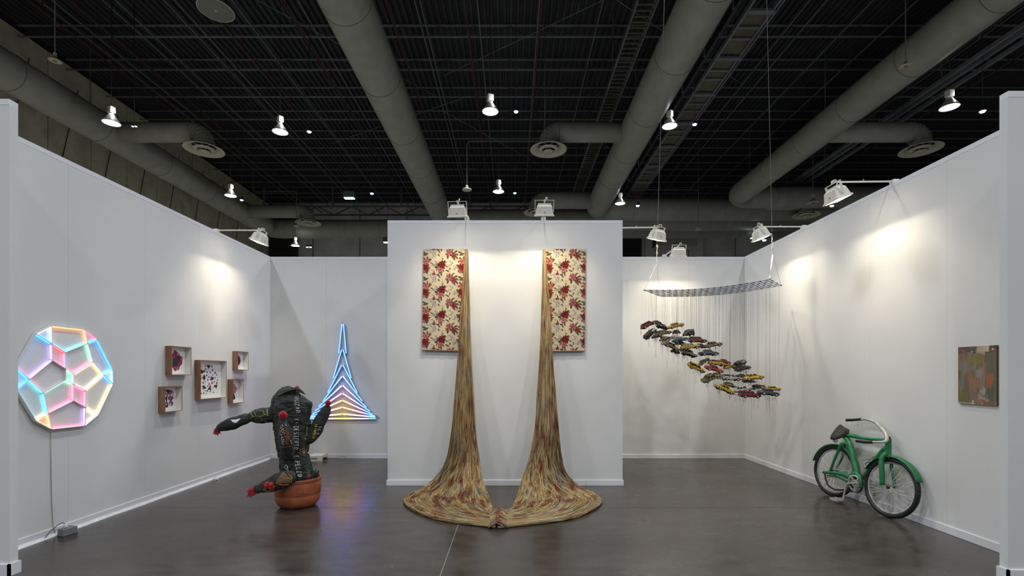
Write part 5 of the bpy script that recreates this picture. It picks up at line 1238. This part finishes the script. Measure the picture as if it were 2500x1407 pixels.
CL = [
 (250, 190, 27, 235, 'red', .25, 'dark red toy car at the top left tip of the swarm, nose up', 1, 0, 0),
 (400, 178, -18, 190, 'khaki', .55, 'khaki and black toy car wedged behind the top red one', 0, 20, 25),
 (455, 225, -14, 170, 'black', .35, 'sooty upside-tilted toy car in the heap right of the top red one', 1, 15, -20),
 (272, 320, 42, 220, 'black', .15, 'black toy car tilted steeply, showing its underside, at the far left', 1, 10, 38),
 (640, 205, 14, 230, 'yellow', .55, 'yellow toy car slanting up right in the top row', 0, 0, 8),
 (462, 308, 12, 230, 'khaki', .2, 'pale khaki toy car below the top heap', 1, 0, 8),
 (655, 300, 6, 130, 'red', .6, 'short red toy car end poking out behind the khaki one, top row', 0, 50, 0),
 (825, 315, 0, 105, 'black', .75, 'black toy car seen from its end, standing alone on the upper right', 1, 88, 0),
 (370, 360, 10, 110, 'black', .5, 'small black toy car half hidden under the upper khaki one', 0, 30, 0),
 (470, 390, 20, 90, 'yellow', .7, 'yellow toy car fragment peeking above the silver-grey one on the left', 0, 40, 0),
 (530, 405, 34, 215, 'silver', .3, 'grey-silver toy car climbing steeply at the left of the second row', 0, 0, 10),
 (700, 405, 12, 220, 'grey', .5, 'dark blue-grey toy car in the middle of the second row', 0, 0, 5),
 (715, 462, -4, 180, 'black', .75, 'black toy car squeezed below the dark blue-grey one', 0, 10, 0),
 (585, 500, -24, 240, 'khaki', .12, 'khaki toy car pointing down right, left end of the third row', 0, 0, 10),
 (640, 575, -10, 120, 'black', .4, 'black toy car end below the down-pointing khaki one', 0, 40, 0),
 (955, 415, -2, 250, 'red', .7, 'dark red toy car standing clear and level on the right of the second row', 1, 0, 0),
 (845, 505, 8, 260, 'yellow', .2, 'bright yellow toy car in the centre of the third row', 1, 0, 4),
 (1000, 500, -6, 120, 'red', .55, 'red toy car fragment between the yellow and olive ones', 0, 20, 0),
 (1175, 478, 10, 245, 'khaki', .6, 'olive and black toy car at the right end of the third row', 0, 0, 8),
 (840, 612, -14, 225, 'silver', .3, 'ash-silver wrecked toy car in the fourth row', 0, 5, -12),
 (780, 555, -2, 140, 'black', .6, 'black toy car behind the fourth row wheels', 1, 20, 0),
 (1110, 598, 0, 270, 'grey', .5, 'slate grey toy car level at the right of the fourth row', 0, 0, 0),
 (1040, 722, 32, 170, 'khaki', .55, 'rusty khaki toy car rising behind the left yellow one, fifth row', 0, 10, 0),
 (942, 805, -22, 255, 'yellow', .15, 'yellow toy car pointing down right at the left of the fifth row', 1, 0, 22),
 (1330, 722, -8, 190, 'red', .8, 'dark red roofed toy car behind the fifth row', 0, 0, 0),
 (1235, 745, -6, 240, 'yellow', .5, 'yellow toy car on top of the coral one, fifth row', 1, 0, 0),
 (1392, 790, 14, 120, 'yellow', .6, 'yellow toy car nose beside the black pair', 0, 35, 0),
 (1190, 822, -14, 260, 'pink', .25, 'coral red toy car in the middle of the fifth row', 0, 0, 12),
 (1545, 755, 28, 220, 'black', .5, 'black toy car reared up, upper of the right black pair', 0, 5, 30),
 (1600, 815, 14, 240, 'black', .75, 'black toy car, lower of the right black pair', 0, 12, 10),
 (1145, 945, 22, 270, 'khaki', .2, 'olive toy car alone at the left of the sixth row', 0, 0, 24),
 (1430, 955, -3, 270, 'silver', .45, 'pale silver toy car with crumpled roof, middle of the sixth row', 1, 0, 0),
 (1590, 930, -6, 130, 'grey', .8, 'grey toy car tail between the silver and yellow ones, sixth row', 0, 0, 0),
 (1745, 945, 8, 285, 'yellow', .55, 'mustard yellow toy car at the right of the sixth row', 0, 0, 0),
 (1690, 1000, 0, 130, 'black', .8, 'black toy car tucked under the mustard yellow one', 0, 10, 0),
 (1345, 1112, -22, 285, 'yellow', .15, 'yellow toy car diving down right at the left of the bottom row', 0, 0, 6),
 (1420, 1058, -12, 170, 'khaki', .45, 'khaki toy car roof behind the diving yellow one', 1, 0, 0),
 (1605, 1115, 13, 245, 'silver', .35, 'white-silver toy car in the bottom row, nose up', 0, 0, 4),
 (1790, 1082, 16, 130, 'black', .55, 'black toy car above the bottom red one', 0, 25, 0),
 (1700, 1195, -1, 290, 'red', .15, 'deep red toy car, lowest of the whole swarm', 1, 0, 4),
 (1965, 1165, -6, 290, 'grey', .2, 'blue-grey toy car at the bottom right end', 0, 0, 2),
 (1880, 1090, -4, 120, 'silver', .8, 'white toy car roof behind the bottom right cars', 1, 0, 0),
 (2030, 1112, 3, 210, 'yellow', .6, 'yellow toy car behind the blue-grey one at the bottom right', 0, 0, 0)]
for c in CL: car(*c)
# strings
m = MB(); rs = random.Random(2)
for (pos, R, f) in CARS:
    for k in range(7):
        a, b_ = rs.uniform(-.11, .11), rs.uniform(-.04, .04); p = pos+(R.to_3x3() @ Vector((a*f, b_*f, .03)))
        top = Vector((p.x+rs.uniform(-.02, .02), p.y+rs.uniform(-.02, .02), 0))
        s = min(1, max(0, (p.x-NLp.x)/(NRp.x-NLp.x+.2))); top.z = 2.65+.1*s-.03
        m.tube([top, p, p+Vector((rs.uniform(-.004, .004), 0, -.06))], .00050, 3, cap=False)
        L = rs.choice([.05, .08, .12, .2, .3]); q = p+Vector((0, 0, -.07*f)); m.tube([q, q+Vector((rs.uniform(-.01, .01), 0, -L*.5)), q+Vector((rs.uniform(-.012, .012), 0, -L))], .0009, 3, cap=False)
        if k % 2:
            for z in range(4):
                w = q+Vector((rs.uniform(-.03, .03), rs.uniform(-.03, .03), -.01)); m.tube([w, w+Vector((rs.uniform(-.015, .015), 0, -rs.uniform(.02, .06)))], .0011, 3, cap=False)
o = m.build('hanging_strings', mat('string_dark', (112, 102, 88), .8)); tag(o, 'fine dark strings tying the toy cars to the lattice', 'strings', kind='stuff')

# ------------------------------------------------------------------ soft bicycle
ZB = 300.0/1508
def BP(x, y, off=0.0):
    px, py = 1960+x*ZB, 1000+y*ZB; kx = (px-1250)/F; kz = (py-HZ)/F
    d = (3.863+.12*CH+off)/(kx+.12*kz); return Vector((kx*d, d, CH-kz*d))
M_green = mat('green_vinyl', (26, 120, 70), .38, var=.12, vscale=12, bump=.35, bscale=22)
M_silver = mat('silver_vinyl', (186, 184, 178), .35, metal=.25, var=.15, vscale=25, bump=.5, bscale=50)
M_blk = mat('black_vinyl', (24, 24, 25), .5, bump=.5, bscale=40, var=.2, vscale=20)
M_leather = mat('saddle_leather', (40, 34, 31), .55, var=.3, vscale=10, bump=.3, bscale=30)
M_cord = mat('spoke_cord', (200, 196, 188), .6, var=.1, vscale=30); M_rim = mat('rim_grey_vinyl', (168, 166, 164), .4, var=.2, vscale=20, bump=.4, bscale=60)
T4 = thing('green_bicycle', (3.9, 5.4, 0), 'soft sewn green bicycle with silver trim leaning on the right wall', 'bicycle')
def wheel(cen, yaw, R, seed, tyre_from=None):
    h = Vector((math.sin(math.radians(yaw)), -math.cos(math.radians(yaw)), 0)); v = Vector((.12, 0, 1)).normalized(); v = (v-h*v.dot(h)).normalized(); ax = h.cross(v)
    def C(a, r, o=0): return cen+h*(math.cos(a)*r)+v*(math.sin(a)*r)+ax*o
    A = np.linspace(0, 2*math.pi, 72, endpoint=False)
    ty = MB().tube([C(a, R*(1+.008*mnoise.noise((math.cos(a)*2+seed, math.sin(a)*2, 0)))) for a in A], [.0245+.004*mnoise.noise((a*3, seed, 0)) for a in A], 10, closed=True).build('tyre', M_blk, T4)
    m = MB()
    for a in np.linspace(0, 2*math.pi, 60, endpoint=False): m.tube([C(a, R+.0215, -.01), C(a+.02, R+.0235, 0), C(a, R+.0215, .01)], .002, 4)
    tag(m.build('tread_stitches', M_blk, ty), kind='stuff')
    MB().tube([C(a, R-.027) for a in A], .012, 8, closed=True, flat=.7).build('rim', M_rim, ty)
    hub = MB().lathe([(.008, -.045), (.015, -.038), (.011, -.02), (.011, .02), (.015, .038), (.008, .045)], 12, cen, axis=ax).build('hub', M_blk, T4)
    r_ = random.Random(seed)
    for k in range(40):
        a = 2*math.pi*k/40+r_.uniform(-.04, .04); s = 1 if k % 2 else -1; a2 = a+s*r_.uniform(.3, .9)
        p0 = C(a2, .02, s*.03); p1 = C(a, R-.036, s*.004); mid = p0.lerp(p1, .5)+Vector((0, 0, -r_.uniform(-.006, .034)))+ax*r_.uniform(-.02, .02)
        MB().tube(catmull([p0, mid, p1], 7), .0029, 4).build('spoke', M_cord, hub)
    return C
RC = Vector((3.905, 5.85, .309)); FC = Vector((3.919, 5.00, .308)); RW = .285
Cr = wheel(RC, 9, RW, 3); Cf = wheel(FC, 8.8, RW, 8)
def fender(C, a0, a1, R, w, name):
    m = MB(); n = 30; k = 7
    for i in range(n):
        a = a0+(a1-a0)*i/(n-1)
        for j in range(k):
            b = (j/(k-1)-.5)*math.pi*.9; m.v.append(tuple(C(a, R+.012*math.cos(b)+(.004 if j in (0, k-1) else 0)-(.006 if j in (0, k-1) else 0), w*math.sin(b))))
    for i in range(n-1):
        for j in range(k-1): m.f.append([i*k+j, i*k+j+1, (i+1)*k+j+1, (i+1)*k+j]); m.mi.append(0); m.sm.append(True)
    o = m.build(name, M_green, T4); s_ = o.modifiers.new('s', 'SOLIDIFY'); s_.thickness = .006; return o
R_ = math.radians
fender(Cr, R_(168), R_(12), RW+.032, .042, 'rear_fender'); fender(Cf, R_(155), R_(22), RW+.032, .042, 'front_fender')
def bt(pts, r, name, m=M_green, n=12, res=24, off=0.0, flat=1.0, par=None):
    P = catmull([BP(p[0], p[1], (p[2] if len(p) > 2 else 0)+off) for p in pts], res)
    rr = r if isinstance(r, list) else [r, r]; rad = [float(np.interp(i/(res-1), np.linspace(0, 1, len(rr)), rr))*(1+.07*mnoise.noise((i*.5, r if not isinstance(r, list) else r[0], len(pts)))) for i in range(res)]
    return MB().tube(P, rad, n, flat=flat).build(name, m, par or T4)
bt([(490, 318), (560, 320), (640, 330), (720, 350), (850, 365), (1030, 378)], [.018, .022, .025, .018, .016, .018], 'top_tube')
bt([(490, 318), (545, 370), (580, 440), (610, 540), (640, 680), (670, 800)], [.022, .03, .034, .034, .034, .026], 'seat_tube')
bt([(1048, 362), (1048, 420), (1045, 565)], [.030, .029, .030], 'head_tube', n=16)
bt([(1015, 470), (940, 560), (870, 660), (800, 760), (735, 845)], [.022, .026, .026, .024, .02], 'down_tube')
fk = bt([(1020, 540, -.02), (980, 580, -.05), (965, 640, -.06), (970, 740, -.06), (975, 930, -.055)], [.024, .026, .025, .025, .024], 'fork_leg', n=14)
bt([(1070, 600, .03), (1085, 680, .05), (1110, 800, .05), (1125, 930, .045)], [.02, .018, .016, .014], 'fork_leg')
bt([(1010, 545), (1050, 560), (1080, 600)], .022, 'fork_crown')
bt([(520, 412, -.01), (470, 430, -.04), (430, 520, -.05), (380, 640, -.05), (335, 755, -.05)], [.018, .017, .015, .014, .012], 'seat_stay'); bt([(520, 430, .02), (490, 560, .05), (460, 640, .05), (415, 720, .05)], [.016, .014, .012], 'seat_stay')
bt([(250, 772, -.05), (400, 782, -.05), (500, 800, -.055), (580, 830, -.055), (640, 790, -.055), (690, 830, -.06), (712, 900, -.06), (700, 965, -.06)], [.012, .018, .022, .026, .022, .02, .018, .014], 'chain_guard', res=34, flat=1.3)
bt([(300, 812, -.03), (420, 830, -.035), (545, 885, -.04)], [.009, .012, .012], 'chain_stay')
bt([(270, 790, -.04), (285, 870, -.045), (320, 940, -.045), (400, 985, -.045), (520, 990, -.05), (640, 1012, -.05), (710, 990, -.05), (735, 920, -.05), (725, 840, -.05), (690, 800, -.05)], .010, 'chain', M_blk, n=6, res=50)
# chainring
cr_c = BP(642, 912, -.065); axr = Vector((-.99, -.12, -.05)).normalized()
m = MB(); e1 = Vector((0, 1, 0)); e1 = (e1-axr*e1.dot(axr)).normalized(); e2 = axr.cross(e1)
m.tube([cr_c+e1*math.cos(a)*.088+e2*math.sin(a)*.088 for a in np.linspace(0, 2*math.pi, 40, endpoint=False)], .012, 6, closed=True)
m.tube([cr_c+e1*math.cos(a)*.035+e2*math.sin(a)*.035 for a in np.linspace(0, 2*math.pi, 24, endpoint=False)], .014, 6, closed=True)
for k in range(5):
    a = k*1.2566+.3; m.tube([cr_c+(e1*math.cos(a)+e2*math.sin(a))*.03, cr_c+(e1*math.cos(a)+e2*math.sin(a))*.085], .011, 6)
m.build('chainring', M_silver, T4)
m = MB()
for k in range(36):
    a = 2*math.pi*k/36; p = cr_c+e1*math.cos(a)*.1+e2*math.sin(a)*.1; m.box(p-Vector((.004,)*3), p+Vector((.004,)*3))
m.build('ring_teeth', M_blk, T4)
cp = bt([(650, 905, -.09), (590, 908, -.10), (545, 925, -.10), (520, 990, -.10), (505, 1050, -.10), (495, 1100, -.105)], [.010, .011, .011, .010, .010, .010], 'crank_arm', M_silver)
def pedal(x, y, off, par, tilt=0.0, w=.115, hgt=.028):
    c = BP(x, y, off); ang = tilt; m = MB(); ux = Vector((math.cos(ang)*-.25, math.cos(ang), math.sin(ang))).normalized(); uy = Vector((1, .25, 0)).normalized()
    a, b = ux*w*.5, uy*.035
    for s in (-1, 1):
        m.beam(c-a+b*s, c+a+b*s, .018, hgt); m.beam(c+a*s-b, c+a*s+b, .012, .012)
    m.beam(c-a, c+a, .010, .010)
    return m.build('pedal', M_silver, T4)
pedal(418, 1106, -.13, cp)
bt([(830, 640, .05), (780, 655, .06), (765, 690, .06), (785, 740, .05)], .009, 'crank_arm', M_silver); pedal(820, 600, .04, cp, tilt=-.5, w=.1)
# handlebar
bt([(715, 122, .02), (790, 125, .03), (860, 145, .035), (905, 165, .03), (945, 210, .02), (985, 250, .0), (1015, 290, -.01), (1028, 330, -.02), (1030, 370, -.04), (1005, 397, -.08), (930, 402, -.11), (858, 402, -.13)], [.013, .014, .015, .016, .018, .021, .020, .019, .018, .015, .014, .014], 'handlebar', M_silver, res=60, n=12)
bt([(720, 120, .02), (630, 128, .0), (535, 132, -.02)], [.0155, .016, .0165], 'handle_grip', M_blk); bt([(860, 402, -.13), (760, 400, -.15), (658, 386, -.17)], [.0165, .017, .017], 'handle_grip', M_blk)
m = MB(); m.tube([BP(1035, 360, -.02), BP(1046, 352, 0)], .026, 12); m.build('stem_clamp', M_blk, T4)
# saddle
def sad():
    m = MB(); secs = []
    # from rear edge to nose: (far point, near point, width sag)
    S_ = [((452, 178, .05), (318, 342, -.13), .018), ((470, 172, .05), (345, 345, -.12), .030), ((505, 205, .04), (400, 345, -.10), .034), ((535, 225, .02), (460, 320, -.06), .030), ((560, 240, .0), (515, 300, -.03), .024), ((578, 250, -.01), (560, 290, -.02), .014)]
    k = 9
    for f_, n_, th in S_:
        a, b = BP(*f_), BP(*n_)
        for j in range(k):
            t_ = j/(k-1); p = a.lerp(b, t_); m.v.append(tuple(p+Vector((0, 0, .018*math.sin(math.pi*t_))))) 
        for j in range(k):
            t_ = 1-j/(k-1); p = a.lerp(b, t_); m.v.append(tuple(p+Vector((0, 0, -.02-th*1.2*(.4+.6*math.sin(math.pi*t_))))))
    kk = 2*k
    for i in range(len(S_)-1):
        for j in range(kk): m.f.append([i*kk+j, i*kk+(j+1) % kk, (i+1)*kk+(j+1) % kk, (i+1)*kk+j]); m.mi.append(0); m.sm.append(True)
    m.f.append(list(range(kk))[::-1]); m.f.append([(len(S_)-1)*kk+j for j in range(kk)]); m.mi += [0, 0]; m.sm += [False, False]
    return m.build('saddle', M_leather, T4)
so = sad(); sb = so.modifiers.new('sub', 'SUBSURF'); sb.levels = 1; sb.render_levels = 1
m = MB()
for q in range(3):
    c = BP(385+q*8, 378+q*3, -.10); m.tube([c+Vector((.0+.004*q, math.cos(a)*.024, math.sin(a)*.022)) for a in np.linspace(0, 2*math.pi, 16, endpoint=False)], .003, 5, closed=True)
m.build('saddle_spring', M_blk, so)
bt([(500, 255), (495, 320)], .018, 'seat_post', M_blk)
m = MB()
for (x, y, L) in ((537, 150, .12), (600, 140, .05), (680, 140, .08), (720, 140, .06)):
    p = BP(x, y, -.01); m.tube([p, p+Vector((.003, 0, -L*.5)), p+Vector((-.004, .003, -L))], .0009, 4)
m.build('loose_threads', M_blk, T4)
